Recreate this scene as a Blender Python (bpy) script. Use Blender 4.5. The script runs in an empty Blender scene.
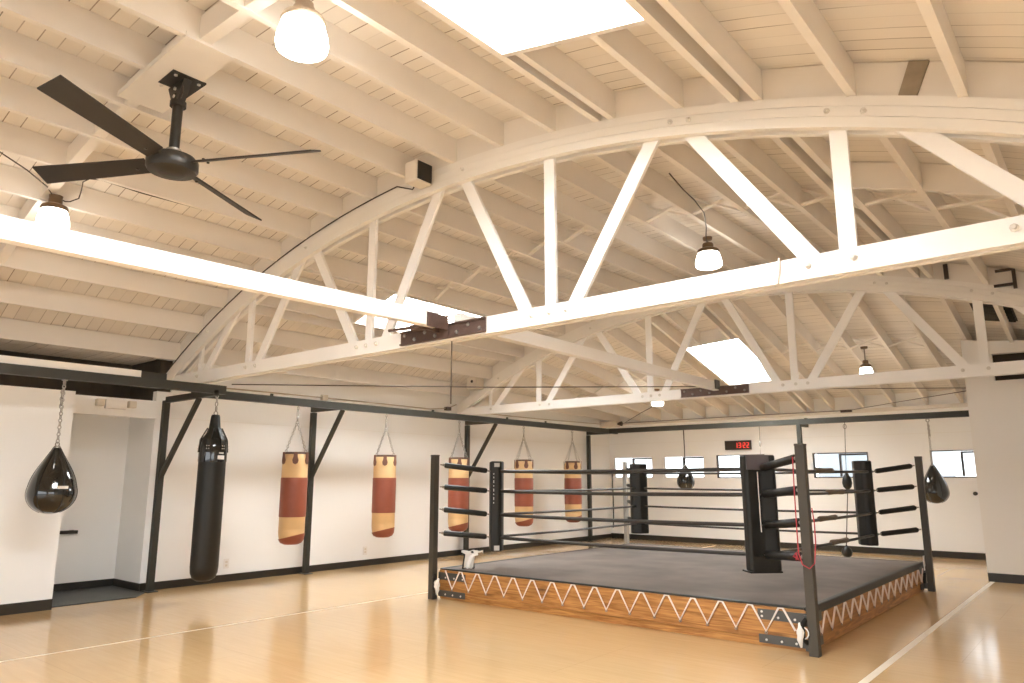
import bpy, bmesh, math, random
from mathutils import Vector, Matrix
random.seed(7)
C = bpy.context.scene.collection
PI = math.pi

# ------------------------------------------------------------------ materials
def new_mat(name):
    m = bpy.data.materials.new(name); m.use_nodes = True
    nt = m.node_tree; return m, nt, nt.nodes['Principled BSDF']

def mat(name, col, rough=.5, metal=0., spec=.5, var=.06, scale=3., bump=0., bscale=40., coat=0.):
    m, nt, p = new_mat(name)
    p.inputs['Roughness'].default_value = rough; p.inputs['Metallic'].default_value = metal
    p.inputs['Specular IOR Level'].default_value = spec; p.inputs['Coat Weight'].default_value = coat
    geo = nt.nodes.new('ShaderNodeNewGeometry')
    n = nt.nodes.new('ShaderNodeTexNoise'); n.inputs['Scale'].default_value = scale; n.inputs['Detail'].default_value = 5
    nt.links.new(geo.outputs['Position'], n.inputs['Vector'])
    mx = nt.nodes.new('ShaderNodeMix'); mx.data_type = 'RGBA'
    mx.inputs['A'].default_value = tuple(c * (1 - var) for c in col) + (1,)
    mx.inputs['B'].default_value = tuple(min(1, c * (1 + var)) for c in col) + (1,)
    nt.links.new(n.outputs['Fac'], mx.inputs['Factor'])
    nt.links.new(mx.outputs['Result'], p.inputs['Base Color'])
    if bump:
        n2 = nt.nodes.new('ShaderNodeTexNoise'); n2.inputs['Scale'].default_value = bscale; n2.inputs['Detail'].default_value = 4
        nt.links.new(geo.outputs['Position'], n2.inputs['Vector'])
        b = nt.nodes.new('ShaderNodeBump'); b.inputs['Strength'].default_value = bump; b.inputs['Distance'].default_value = .01
        nt.links.new(n2.outputs['Fac'], b.inputs['Height']); nt.links.new(b.outputs['Normal'], p.inputs['Normal'])
    return m

def emit(name, col, strength, base=(.8, .8, .8)):
    m, nt, p = new_mat(name)
    p.inputs['Base Color'].default_value = (*base, 1)
    p.inputs['Emission Color'].default_value = (*col, 1); p.inputs['Emission Strength'].default_value = strength
    p.inputs['Roughness'].default_value = .4
    return m

def math_node(nt, op, a, b=None):
    n = nt.nodes.new('ShaderNodeMath'); n.operation = op
    for i, v in enumerate((a, b)):
        if v is None: continue
        if isinstance(v, (int, float)): n.inputs[i].default_value = v
        else: nt.links.new(v, n.inputs[i])
    return n.outputs[0]

def mix_node(nt, fac, a, b):
    n = nt.nodes.new('ShaderNodeMix'); n.data_type = 'RGBA'
    for k, v in (('Factor', fac), ('A', a), ('B', b)):
        if isinstance(v, (int, float)): n.inputs[k].default_value = v
        elif isinstance(v, tuple): n.inputs[k].default_value = v + (1,)
        else: nt.links.new(v, n.inputs[k])
    return n.outputs['Result']

CREAM = (.80, .752, .69)
def deck_mat():
    # painted roof boards running across the joists, irregular dark gaps between them
    m, nt, p = new_mat('painted_roof_boards')
    p.inputs['Roughness'].default_value = .6
    geo = nt.nodes.new('ShaderNodeNewGeometry'); sp = nt.nodes.new('ShaderNodeSeparateXYZ')
    nt.links.new(geo.outputs['Position'], sp.inputs[0])
    y = math_node(nt, 'DIVIDE', sp.outputs['Y'], .135)
    fr = math_node(nt, 'FRACT', y); row = math_node(nt, 'FLOOR', y)
    d = math_node(nt, 'ABSOLUTE', math_node(nt, 'SUBTRACT', fr, .5))
    seam = math_node(nt, 'GREATER_THAN', d, .468)
    cv = nt.nodes.new('ShaderNodeCombineXYZ')
    nt.links.new(math_node(nt, 'MULTIPLY', math_node(nt, 'ADD', row, math_node(nt, 'GREATER_THAN', fr, .5)), 3.7), cv.inputs[1])
    nt.links.new(math_node(nt, 'MULTIPLY', sp.outputs['X'], .9), cv.inputs[0])
    n = nt.nodes.new('ShaderNodeTexNoise'); n.inputs['Scale'].default_value = 1.; n.inputs['Detail'].default_value = 2
    nt.links.new(cv.outputs[0], n.inputs['Vector'])
    gate = nt.nodes.new('ShaderNodeMapRange'); gate.inputs['From Min'].default_value = .42; gate.inputs['From Max'].default_value = .62
    gate.inputs['To Min'].default_value = .12; gate.inputs['To Max'].default_value = .85
    nt.links.new(n.outputs['Fac'], gate.inputs['Value'])
    f = math_node(nt, 'MULTIPLY', seam, gate.outputs[0])
    wn = nt.nodes.new('ShaderNodeTexWhiteNoise'); wn.noise_dimensions = '1D'; nt.links.new(row, wn.inputs['W'])
    c0 = mix_node(nt, wn.outputs['Value'], tuple(c * .93 for c in CREAM), tuple(min(1, c * 1.03) for c in CREAM))
    nt.links.new(mix_node(nt, f, c0, (.16, .10, .06)), p.inputs['Base Color'])
    return m

def floor_mat():
    m, nt, p = new_mat('varnished_maple_floor')
    p.inputs['Roughness'].default_value = .17; p.inputs['Specular IOR Level'].default_value = .62
    geo = nt.nodes.new('ShaderNodeNewGeometry'); sp = nt.nodes.new('ShaderNodeSeparateXYZ')
    nt.links.new(geo.outputs['Position'], sp.inputs[0])
    mp = nt.nodes.new('ShaderNodeMapping'); mp.inputs['Scale'].default_value = (1.2, 14., 1.); nt.links.new(geo.outputs['Position'], mp.inputs['Vector'])
    n = nt.nodes.new('ShaderNodeTexNoise'); n.inputs['Scale'].default_value = 1.6; n.inputs['Detail'].default_value = 6; n.inputs['Distortion'].default_value = .6
    nt.links.new(mp.outputs[0], n.inputs['Vector'])
    br = nt.nodes.new('ShaderNodeTexBrick'); br.inputs['Scale'].default_value = 1.; br.offset = .5
    br.inputs['Brick Width'].default_value = 2.44; br.inputs['Row Height'].default_value = 1.22; br.inputs['Mortar Size'].default_value = .0035
    br.inputs['Color1'].default_value = (.40, .40, .40, 1); br.inputs['Color2'].default_value = (.62, .62, .62, 1)
    nt.links.new(geo.outputs['Position'], br.inputs['Vector'])
    n2 = nt.nodes.new('ShaderNodeTexNoise'); n2.inputs['Scale'].default_value = .7; n2.inputs['Detail'].default_value = 4
    nt.links.new(geo.outputs['Position'], n2.inputs['Vector'])
    f = math_node(nt, 'ADD', math_node(nt, 'MULTIPLY', n.outputs['Fac'], .6), math_node(nt, 'MULTIPLY', n2.outputs['Fac'], .4))
    base = mix_node(nt, f, FLOOR_A, FLOOR_B)
    base = mix_node(nt, math_node(nt, 'MULTIPLY', math_node(nt, 'SUBTRACT', br.outputs['Color'], .4), .25), base, (.78, .57, .32))
    base = mix_node(nt, math_node(nt, 'MULTIPLY', br.outputs['Fac'], math_node(nt, 'MULTIPLY', n2.outputs['Fac'], .42)), base, (.25, .14, .06))
    nt.links.new(base, p.inputs['Base Color'])
    mr = nt.nodes.new('ShaderNodeMapRange'); mr.inputs['To Min'].default_value = .07; mr.inputs['To Max'].default_value = .20
    nt.links.new(n2.outputs['Fac'], mr.inputs['Value']); nt.links.new(mr.outputs[0], p.inputs['Roughness'])
    b = nt.nodes.new('ShaderNodeBump'); b.inputs['Strength'].default_value = .05; b.inputs['Distance'].default_value = .01
    nt.links.new(n.outputs['Fac'], b.inputs['Height']); nt.links.new(b.outputs['Normal'], p.inputs['Normal'])
    return m
FLOOR_A, FLOOR_B = (.50, .315, .145), (.70, .487, .262)

def wood_mat(name, a, b, dark, stretch=(1.2, 1.2, 16.), rough=.45):
    m, nt, p = new_mat(name); p.inputs['Roughness'].default_value = rough
    geo = nt.nodes.new('ShaderNodeNewGeometry')
    mp = nt.nodes.new('ShaderNodeMapping'); mp.inputs['Scale'].default_value = stretch; nt.links.new(geo.outputs['Position'], mp.inputs['Vector'])
    n = nt.nodes.new('ShaderNodeTexNoise'); n.inputs['Scale'].default_value = 2.; n.inputs['Detail'].default_value = 7; n.inputs['Distortion'].default_value = 1.2
    nt.links.new(mp.outputs[0], n.inputs['Vector'])
    v = nt.nodes.new('ShaderNodeTexVoronoi'); v.inputs['Scale'].default_value = 1.1
    mp2 = nt.nodes.new('ShaderNodeMapping'); mp2.inputs['Scale'].default_value = (1.6, 1.6, 6.); nt.links.new(geo.outputs['Position'], mp2.inputs['Vector'])
    nt.links.new(mp2.outputs[0], v.inputs['Vector'])
    kn = nt.nodes.new('ShaderNodeMapRange'); kn.inputs['From Min'].default_value = .04; kn.inputs['From Max'].default_value = .22
    kn.inputs['To Min'].default_value = .8; kn.inputs['To Max'].default_value = 0.; nt.links.new(v.outputs['Distance'], kn.inputs['Value'])
    cr = nt.nodes.new('ShaderNodeMapRange'); cr.inputs['From Min'].default_value = .35; cr.inputs['From Max'].default_value = .7
    nt.links.new(n.outputs['Fac'], cr.inputs['Value'])
    base = mix_node(nt, cr.outputs[0], a, b)
    nt.links.new(mix_node(nt, kn.outputs[0], base, dark), p.inputs['Base Color'])
    return m

def glass_mat():
    m, nt, p = new_mat('window_glass')
    out = nt.nodes['Material Output']; nt.nodes.remove(p)
    t = nt.nodes.new('ShaderNodeBsdfTransparent'); g = nt.nodes.new('ShaderNodeBsdfGlossy'); g.inputs['Roughness'].default_value = .03
    fr = nt.nodes.new('ShaderNodeFresnel'); fr.inputs['IOR'].default_value = 1.45
    t.inputs['Color'].default_value = (.96, .98, .98, 1)
    mx = nt.nodes.new('ShaderNodeMixShader'); nt.links.new(fr.outputs[0], mx.inputs[0]); nt.links.new(t.outputs[0], mx.inputs[1]); nt.links.new(g.outputs[0], mx.inputs[2])
    nt.links.new(mx.outputs[0], out.inputs['Surface'])
    return m

M = {}
M['deck'] = deck_mat()
M['cream'] = mat('cream_paint', CREAM, .55, var=.05, scale=2.2, bump=.12, bscale=18)
M['arch'] = mat('arch_paint', (.855, .82, .765), .55, var=.05, scale=2.2, bump=.1, bscale=18)
M['white'] = mat('white_paint', (.90, .875, .84), .5, var=.03, scale=3., bump=.08, bscale=25)
M['wall'] = mat('wall_paint', (.905, .90, .885), .6, var=.02, scale=.8)
M['wall2'] = mat('partition_paint', (.87, .85, .815), .6, var=.02, scale=.8)
M['base'] = mat('black_baseboard', (.022, .018, .012), .45, var=.2)
M['floor'] = floor_mat()
M['void_shade'] = mat('painted_void_shade', (.05, .038, .025), .8, var=.4, scale=6)  # near-black colour stands in for shade in the unlit voids
M['steel'] = mat('dark_painted_steel', (.042, .040, .032), .5, metal=.0, spec=.3, var=.12, scale=9)
M['ring_steel'] = mat('ring_post_steel', (.062, .053, .040), .5, metal=.0, spec=.35, var=.18, scale=7)
M['rear_steel'] = mat('bare_grey_steel', (.34, .33, .31), .4, metal=.4, var=.1)
M['black'] = mat('black_vinyl', (.012, .011, .009), .42, spec=.35, var=.2, scale=12, bump=.1, bscale=60)
M['pad_flap'] = mat('faded_vinyl', (.085, .07, .075), .5, var=.15)
M['rope'] = mat('rope_wrap', (.035, .031, .027), .45, var=.25, scale=30)
M['tape'] = mat('brown_tape', (.13, .09, .06), .6, var=.2, scale=20)
M['canvas'] = mat('grey_canvas', (.205, .175, .155), .9, spec=.15, var=.45, scale=1.6, bump=.25, bscale=30)
M['canvas_edge'] = mat('black_canvas_edge', (.03, .03, .026), .55, var=.3, scale=8, bump=.3, bscale=15)
M['plank'] = wood_mat('stained_plank', (.27, .105, .022), (.56, .275, .078), (.07, .024, .008))
M['lace'] = mat('white_lace', (.86, .78, .72), .7, var=.05)
M['white_cloth'] = mat('white_cloth', (.82, .79, .75), .8, var=.05, bump=.3, bscale=25)
M['tan'] = mat('tan_leather', (.70, .47, .235), .5, var=.07, scale=8, bump=.12, bscale=50)
M['maroon'] = mat('red_brown_leather', (.26, .068, .036), .45, var=.14, scale=7, bump=.12, bscale=50)
M['strap_brown'] = mat('dark_brown_leather', (.15, .06, .035), .5, var=.2)
M['chain'] = mat('chain_steel', (.42, .40, .37), .35, metal=.9, var=.1)
M['gloss_black'] = mat('glossy_black_vinyl', (.006, .006, .005), .09, var=.1, coat=.6)
M['satin_black'] = mat('satin_black_vinyl', (.016, .014, .010), .42, spec=.3, var=.15, bump=.06, bscale=30)
M['label'] = mat('pale_label', (.62, .60, .57), .5)
M['rust'] = mat('rusty_steel', (.12, .075, .06), .6, metal=.4, var=.35, scale=14, bump=.3)
M['bolt'] = mat('bolt_metal', (.30, .27, .24), .4, metal=.7, var=.2)
M['pale_bolt'] = mat('painted_bolt', (.70, .66, .60), .5)
M['bright_bolt'] = mat('zinc_bolt', (.75, .73, .70), .3, metal=.8)
M['bracket'] = mat('bracket_steel', (.085, .082, .075), .45, metal=.3, var=.15)
M['cable'] = mat('dark_cable', (.05, .032, .02), .5)
M['grey_cable'] = mat('painted_conduit', (.45, .38, .30), .5)
M['brass'] = mat('aged_brass', (.20, .135, .085), .35, metal=.7, var=.15)
M['lamp_ring'] = mat('lamp_ring_metal', (.55, .45, .34), .35, metal=.6, var=.1)
M['shade'] = emit('lit_opal_glass', (1., .95, .87), 9.0, (.9, .88, .84))
M['sky_pane'] = emit('skylight_diffuser', (.91, .965, 1.), 25.0)
M['glass'] = glass_mat()
M['frame'] = mat('bronze_window_frame', (.045, .034, .03), .4)
M['white_frame'] = mat('white_window_frame', (.80, .78, .76), .45)
M['box'] = mat('offwhite_plastic', (.72, .65, .55), .5)
M['plate'] = mat('ivory_plastic', (.86, .83, .79), .4)
M['led'] = emit('red_led', (1., .05, .03), 1.1, (.3, .02, .02))
M['fan'] = mat('dark_fan_metal', (.035, .030, .024), .38, metal=.3, var=.15)
M['blade'] = mat('fan_blade', (.026, .020, .015), .5, var=.1)
M['red'] = mat('red_cord', (.42, .03, .045), .55)
M['mat'] = mat('dark_rubber_mat', (.05, .048, .04), .5, var=.5, scale=4)
M['bare'] = mat('bare_grey_wood', (.30, .24, .17), .7, var=.3, scale=15)
M['floor_tape'] = mat('white_floor_tape', (.80, .70, .56), .5, var=.08, scale=9)
M['worn_tape'] = mat('worn_floor_tape', (.78, .64, .46), .4, var=.1, scale=5)
M['ext'] = mat('exterior_concrete', (.40, .43, .46), .8)
M['asphalt'] = mat('asphalt', (.30, .29, .28), .9, var=.2)

# ------------------------------------------------------------------ mesh helpers
class B:
    def __init__(s): s.bm = bmesh.new()
    def face(s, pts):
        return s.bm.faces.new([s.bm.verts.new(p) for p in pts])
    def box(s, x0, x1, y0, y1, z0, z1):
        v = [s.bm.verts.new((x, y, z)) for z in (z0, z1) for x, y in ((x0, y0), (x1, y0), (x1, y1), (x0, y1))]
        for f in ((3, 2, 1, 0), (4, 5, 6, 7), (0, 1, 5, 4), (1, 2, 6, 5), (2, 3, 7, 6), (3, 0, 4, 7)): s.bm.faces.new([v[i] for i in f])
        return s
    def hexa(s, bot, top):
        v = [s.bm.verts.new(p) for p in list(bot) + list(top)]
        for f in ((3, 2, 1, 0), (4, 5, 6, 7), (0, 1, 5, 4), (1, 2, 6, 5), (2, 3, 7, 6), (3, 0, 4, 7)): s.bm.faces.new([v[i] for i in f])
        return s
    def bar(s, a, b, w, h, up=(0, 0, 1)):
        # rectangular bar from a to b; w across (perpendicular to up), h along up
        a, b = Vector(a), Vector(b); d = (b - a).normalized(); u = Vector(up)
        sd = d.cross(u).normalized(); u = sd.cross(d).normalized()
        def ring(c): return [c - sd * w / 2 - u * h / 2, c + sd * w / 2 - u * h / 2, c + sd * w / 2 + u * h / 2, c - sd * w / 2 + u * h / 2]
        v = [s.bm.verts.new(p) for p in ring(a) + ring(b)]
        for f in ((3, 2, 1, 0), (4, 5, 6, 7), (0, 1, 5, 4), (1, 2, 6, 5), (2, 3, 7, 6), (3, 0, 4, 7)): s.bm.faces.new([v[i] for i in f])
        return s
    def tube(s, pts, r, n=8, closed=False):
        pts = [Vector(p) for p in pts]; rr = r if isinstance(r, (list, tuple)) else [r] * len(pts)
        rings = []; prev = None
        for i, p in enumerate(pts):
            if closed: t = pts[(i + 1) % len(pts)] - pts[i - 1]
            else: t = pts[min(i + 1, len(pts) - 1)] - pts[max(i - 1, 0)]
            t.normalize()
            if prev is None:
                q = Vector((0, 0, 1)) if abs(t.z) < .9 else Vector((1, 0, 0))
                u = t.cross(q).normalized()
            else:
                u = (prev - t * prev.dot(t)).normalized()
            prev = u; w = t.cross(u)
            rings.append([s.bm.verts.new(p + (u * math.cos(2 * PI * k / n) + w * math.sin(2 * PI * k / n)) * rr[i]) for k in range(n)])
        m = len(rings)
        for i in range(m if closed else m - 1):
            A, D = rings[i], rings[(i + 1) % m]
            for k in range(n): s.bm.faces.new((A[k], A[(k + 1) % n], D[(k + 1) % n], D[k]))
        if not closed:
            s.bm.faces.new(rings[0][::-1]); s.bm.faces.new(rings[-1])
        return s
    def lathe(s, prof, c=(0, 0, 0), n=32, axis=None, sq=None):
        # prof: list of (radius, height); revolve about z through c
        c = Vector(c); R = axis or Matrix.Identity(3); rings = []
        for r, z in prof:
            if r < 1e-5: rings.append([s.bm.verts.new(c + R @ Vector((0, 0, z)))])
            else: rings.append([s.bm.verts.new(c + R @ Vector((r * math.cos(2 * PI * k / n), r * math.sin(2 * PI * k / n), z))) for k in range(n)])
        for A, D in zip(rings, rings[1:]):
            if len(A) == 1 and len(D) == 1: continue
            for k in range(n):
                k2 = (k + 1) % n
                if len(A) == 1: s.bm.faces.new((A[0], D[k2], D[k]))
                elif len(D) == 1: s.bm.faces.new((A[k], A[k2], D[0]))
                else: s.bm.faces.new((A[k], A[k2], D[k2], D[k]))
        if len(rings[0]) > 1: s.bm.faces.new(rings[0][::-1])
        if len(rings[-1]) > 1: s.bm.faces.new(rings[-1])
        return s
    def torus(s, c, R, r, nrm=(0, 0, 1), n=10, k=6, sx=1., xdir=None):
        nrm = Vector(nrm).normalized(); u = Vector(xdir) if xdir else nrm.orthogonal(); u.normalize(); w = nrm.cross(u)
        return s.tube([Vector(c) + u * (R * sx * math.cos(2 * PI * i / n)) + w * (R * math.sin(2 * PI * i / n)) for i in range(n)], r, k, True)
    def prism(s, poly, n):
        # extrude a planar polygon by vector n
        n = Vector(n); a = [s.bm.verts.new(p) for p in poly]; b = [s.bm.verts.new(Vector(p) + n) for p in poly]
        m = len(a); s.bm.faces.new(a[::-1]); s.bm.faces.new(b)
        for i in range(m): s.bm.faces.new((a[i], a[(i + 1) % m], b[(i + 1) % m], b[i]))
        return s
    def obj(s, name, material, parent=None, smooth=False, bevel=0., at=None):
        bmesh.ops.recalc_face_normals(s.bm, faces=s.bm.faces)
        base = Vector((0, 0, 0))
        if parent is not None: base = WLOC[parent.name]
        elif at is not None: base = Vector(at)
        elif s.bm.verts:
            xs = [v.co for v in s.bm.verts]
            base = Vector(((min(v.x for v in xs) + max(v.x for v in xs)) / 2, (min(v.y for v in xs) + max(v.y for v in xs)) / 2, min(v.z for v in xs)))
        bmesh.ops.translate(s.bm, verts=s.bm.verts, vec=-base)
        me = bpy.data.meshes.new(name); s.bm.to_mesh(me); s.bm.free()
        if smooth:
            for p in me.polygons: p.use_smooth = True
        o = bpy.data.objects.new(name, me); C.objects.link(o); me.materials.append(M[material])
        if parent is not None: o.parent = parent
        else: o.location = base
        WLOC[o.name] = base.copy()
        if bevel:
            bv = o.modifiers.new('bevel', 'BEVEL'); bv.width = bevel; bv.segments = 2; bv.limit_method = 'ANGLE'
        if smooth == 'auto':
            me.polygons.foreach_set('use_smooth', [True] * len(me.polygons))
            es = o.modifiers.new('split', 'EDGE_SPLIT'); es.split_angle = math.radians(40)
        return o
WLOC = {}

def tag(o, label=None, cat=None, group=None, kind=None):
    if label: o['label'] = label
    if cat: o['category'] = cat
    if group: o['group'] = group
    if kind: o['kind'] = kind
    return o

def thing(name, label, cat, loc, group=None, kind=None):
    o = bpy.data.objects.new(name, None); C.objects.link(o); o.location = loc; o.empty_display_size = .1
    WLOC[o.name] = Vector(loc)
    return tag(o, label, cat, group, kind)

def struct(name, b, material, label, cat, **k):
    return tag(b.obj(name, material, **k), label, cat, None, 'structure')

def copy_tree(o, loc=None, parent=None):
    c = o.copy(); C.objects.link(c); c.parent = parent
    if loc is not None: c.location = loc
    WLOC[c.name] = Vector(loc) if loc is not None else WLOC.get(parent.name, Vector()).copy() if parent else Vector()
    for ch in list(o.children): copy_tree(ch, None, c)
    return c

# ------------------------------------------------------------------ dimensions
XM, APEX, RAD = -4.70, 4.555, 11.3
T1, T2, YB = 4.73, 10.75, 16.66
XL, XR, YF = -10.48, 1.12, -4.2
def arc(x): return max(2.96, APEX - RAD + math.sqrt(max(0, RAD * RAD - (x - XM) ** 2)))
JD = .25                                    # joist depth
def under(x, y):                            # underside of the joists
    if y <= T2 + .1: return arc(x)
    s = min(1, (y - T2 - .1) / (YB - T2 - .1)); return arc(x) * (1 - s) + 2.985 * s
SKY = [(-2.995, -1.865, .75, 3.48), (-8.67, -7.80, 6.7, 8.72), (-6.22, -5.165, 12.72, 14.72)]

# ------------------------------------------------------------------ setting: floor and walls
struct('floor', B().box(-11.45, XR + .1, YF - .1, YB + .1, -.06, 0), 'floor', 'varnished honey-coloured wood floor of the gym', 'floor')
# back wall with five window openings
WIN = [(-10.37, -9.20), (-8.90, -7.79), (-7.48, -6.30), (-5.23, -4.09), (-2.94, -1.82)]
WZ0, WZ1 = 1.53, 2.07
b = B(); xs = [XL - .1]
for a, c in WIN: xs += [a, c]
xs.append(XR + .1)
for i in range(0, len(xs) - 1):
    if i % 2 == 0: b.box(xs[i], xs[i + 1], YB, YB + .14, 0, 3.26)
    else:
        b.box(xs[i], xs[i + 1], YB, YB + .14, 0, WZ0); b.box(xs[i], xs[i + 1], YB, YB + .14, WZ1, 3.26)
struct('wall_back', b, 'wall', 'long cream back wall with a row of small high windows', 'wall')
# left wall, recess and the nearer thicker part
struct('wall_left', B().box(XL - .12, XL, 4.65, 4.85, 0, 2.74).box(XL - .12, XL, 4.85, YB, 0, 3.22), 'wall', 'cream left wall behind the row of hanging heavy bags', 'wall')
b = B().box(-11.40, XL - .12, 4.65, 4.77, 0, 2.59)
struct('wall_recess_return', b, 'wall', 'short cream return wall at the right of the door recess', 'wall')
struct('wall_recess', B().box(-11.42, -11.30, 3.2, 4.65, 0, 2.60), 'wall', 'cream wall at the back of the left door recess', 'wall')
struct('wall_left_front', B().box(-11.3, -9.85, YF, 3.38, 0, 2.572), 'wall', 'cream wall at the left edge behind the round teardrop bag', 'wall')
struct('lintel', B().box(-10.52, -10.40, 3.43, 4.66, 2.345, 2.59), 'wall', 'cream lintel across the top of the door recess', 'lintel')
struct('wall_recess_shade', B().box(-11.42, XL - .125, 4.66, 4.76, 2.592, 3.24).box(XL - .124, XL - .01, 4.66, 4.84, 2.745, 3.2), 'void_shade', 'added dark boards giving the shade above the short return wall of the recess', 'wall')  # boards added and coloured dark to stand for the shadow there
struct('wall_left_outer', B().box(-11.52, -11.42, YF, 4.77, 0, 3.25), 'void_shade', 'outer boards coloured dark for the shade in the gap above the left recess', 'wall')  # outer wall, with the shade of the gap put into its colour
# partition at the right with a dark opening under the roof
PX, PY = -1.735, 13.23
b = B().box(PX, -1.35, PY, PY + .14, 0, 2.99).box(-1.35, XR, PY, PY + .14, 0, 2.99)
def ptop(x): return under(x, PY) + .0
b.hexa([(PX, PY, 2.99), (-1.35, PY, 2.99), (-1.35, PY + .14, 2.99), (PX, PY + .14, 2.99)],
       [(PX, PY, ptop(PX)), (-1.35, PY, ptop(-1.35)), (-1.35, PY + .14, ptop(-1.35)), (PX, PY + .14, ptop(PX))])
b.hexa([(-1.35, PY, 3.41), (XR, PY, 3.38), (XR, PY + .14, 3.38), (-1.35, PY + .14, 3.41)],
       [(-1.35, PY, ptop(-1.35)), (XR, PY, max(3.40, ptop(XR))), (XR, PY + .14, max(3.40, ptop(XR))), (-1.35, PY + .14, ptop(-1.35))])
struct('wall_partition', b, 'wall2', 'plain beige partition wall at the right edge, in front of the back wall', 'wall')
struct('partition_slot_shade', B().box(-1.45, XR, PY + .30, PY + .34, 2.9, 3.5), 'void_shade', 'dark sheet giving the shade behind the slot high in the right partition', 'wall')  # dark sheet set behind the slot to paint its shade
struct('wall_partition_side', B().box(PX, PX + .12, PY + .14, YB, 0, 2.95), 'wall2', 'hidden side of the right partition running to the back wall', 'wall')
# right wall and the front wall behind the camera, with the wide daylight openings of the gym
b = B().box(XR, XR + .12, YF, -3.4, 0, 3.3).box(XR, XR + .12, 1.6, YB, 0, 3.3).box(XR, XR + .12, -3.4, 1.6, 0, .9).box(XR, XR + .12, -3.4, 1.6, 2.75, 3.3)
struct('wall_right', b, 'wall', 'cream right wall with a wide window beside the photographer', 'wall')
b = B().box(-11.5, -8.2, YF - .12, YF, 0, 4.8).box(-.6, XR + .1, YF - .12, YF, 0, 4.8).box(-8.2, -.6, YF - .12, YF, 2.9, 4.8)
struct('wall_front', b, 'wall', 'front wall behind the photographer with an open roll-up door', 'wall')
# baseboards
struct('baseboard_left', B().box(XL, XL + .016, 4.65, YB, 0, .105), 'base', 'black baseboard along the left wall under the heavy bags', 'baseboard')
struct('baseboard_back', B().box(XL, PX, YB - .016, YB, 0, .12), 'base', 'black baseboard along the back wall', 'baseboard')
struct('baseboard_partition', B().box(PX, XR, PY - .016, PY, 0, .125), 'base', 'black baseboard under the right partition', 'baseboard')
struct('baseboard_left_front', B().box(-9.85, -9.834, YF, 3.38, 0, .12), 'base', 'black baseboard at the left edge under the teardrop bag', 'baseboard')
b = B().box(-11.30, -11.284, 3.38, 4.65, 0, .105).box(-11.30, XL, 4.634, 4.65, 0, .105)
struct('baseboard_recess', b, 'base', 'black baseboard inside the left door recess', 'baseboard')
# board seams on the walls
struct('trim_1', B().box(XL, XL + .004, 4.8, YB, 2.362, 2.374), 'wall2', 'thin horizontal panel seam on the left wall', 'trim')
struct('trim_2', B().box(XL, PX, YB - .004, YB, 2.412, 2.424), 'wall2', 'thin horizontal panel seam on the back wall', 'trim')
struct('trim_3', B().box(-3.10, -3.06, YB - .006, YB, .12, 2.41), 'wall', 'thin vertical edge strip on the back wall by the right-hand window', 'trim')
struct('trim_4', B().box(XL, PX, YB - .10, YB, 2.90, 2.975), 'cream', 'cream ledge board along the top of the back wall', 'trim')

# ------------------------------------------------------------------ windows and doors
wl = ['leftmost small window of the back wall, behind the rear ring corner', 'small window behind the small black teardrop bag',
      'small window under the red digital clock', 'small dark-framed window right of the near ring post', 'dark-framed window beside the right partition']
for i, (a, c) in enumerate(WIN):
    w = thing('window_%d' % (i + 1), wl[i], 'window', ((a + c) / 2, YB + .05, WZ0), kind='structure')
    fm = 'frame' if i > 1 else 'white_frame'
    t = .03; y0, y1 = YB + .02, YB + .09
    mid = a + (c - a) * (.5 if i != 4 else .49)
    B().box(a, a + t, y0, y1, WZ0, WZ1).box(c - t, c, y0, y1, WZ0, WZ1).box(a + t, c - t, y0, y1, WZ0, WZ0 + t * .8).box(a + t, c - t, y0, y1, WZ1 - t * .7, WZ1).obj('frame', fm, w)
    B().box(mid - .02, mid + .02, y0 - .01, y1, WZ0 + .03, WZ1 - .03).box(mid, c - t, y0 - .005, y1 - .02, WZ1 - .065, WZ1 - .028).obj('sash', 'frame', w)
    B().box(a + t, c - t, YB + .055, YB + .06, WZ0 + .03, WZ1 - .028).obj('pane', 'glass', w)
d = thing('door_1', 'flush white door at the back of the left recess', 'door', (-11.29, 3.75, 0), kind='structure')
B().box(-11.30, -11.278, 3.44, 4.42, .11, 2.2).obj('slab', 'wall', d)
h = B().box(-11.278, -11.266, 3.98, 4.04, .77, .81).bar((-11.27, 4.01, .79), (-11.21, 4.01, .79), .025, .025).bar((-11.215, 3.70, .79), (-11.215, 4.07, .785), .03, .045).obj('lever_handle', 'base', d)
h['label'] = 'black lever handle'
d = thing('door_2', 'plain cream door at the right end of the back wall beside the partition', 'door', (-2.5, YB, 0), kind='structure')
B().box(-3.02, -2.10, YB - .012, YB, .125, 1.50).obj('slab', 'wall', d)
k = B().lathe([(.0, 0), (.035, 0), (.035, .012), (.016, .02), (.016, .05), (.036, .065), (.036, .09), (.0, .10)], (-2.225, YB - .012, 1.23), 16, Matrix.Rotation(PI / 2, 3, 'X')).obj('knob', 'base', d, smooth='auto')
k['label'] = 'dark round door knob'

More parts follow.
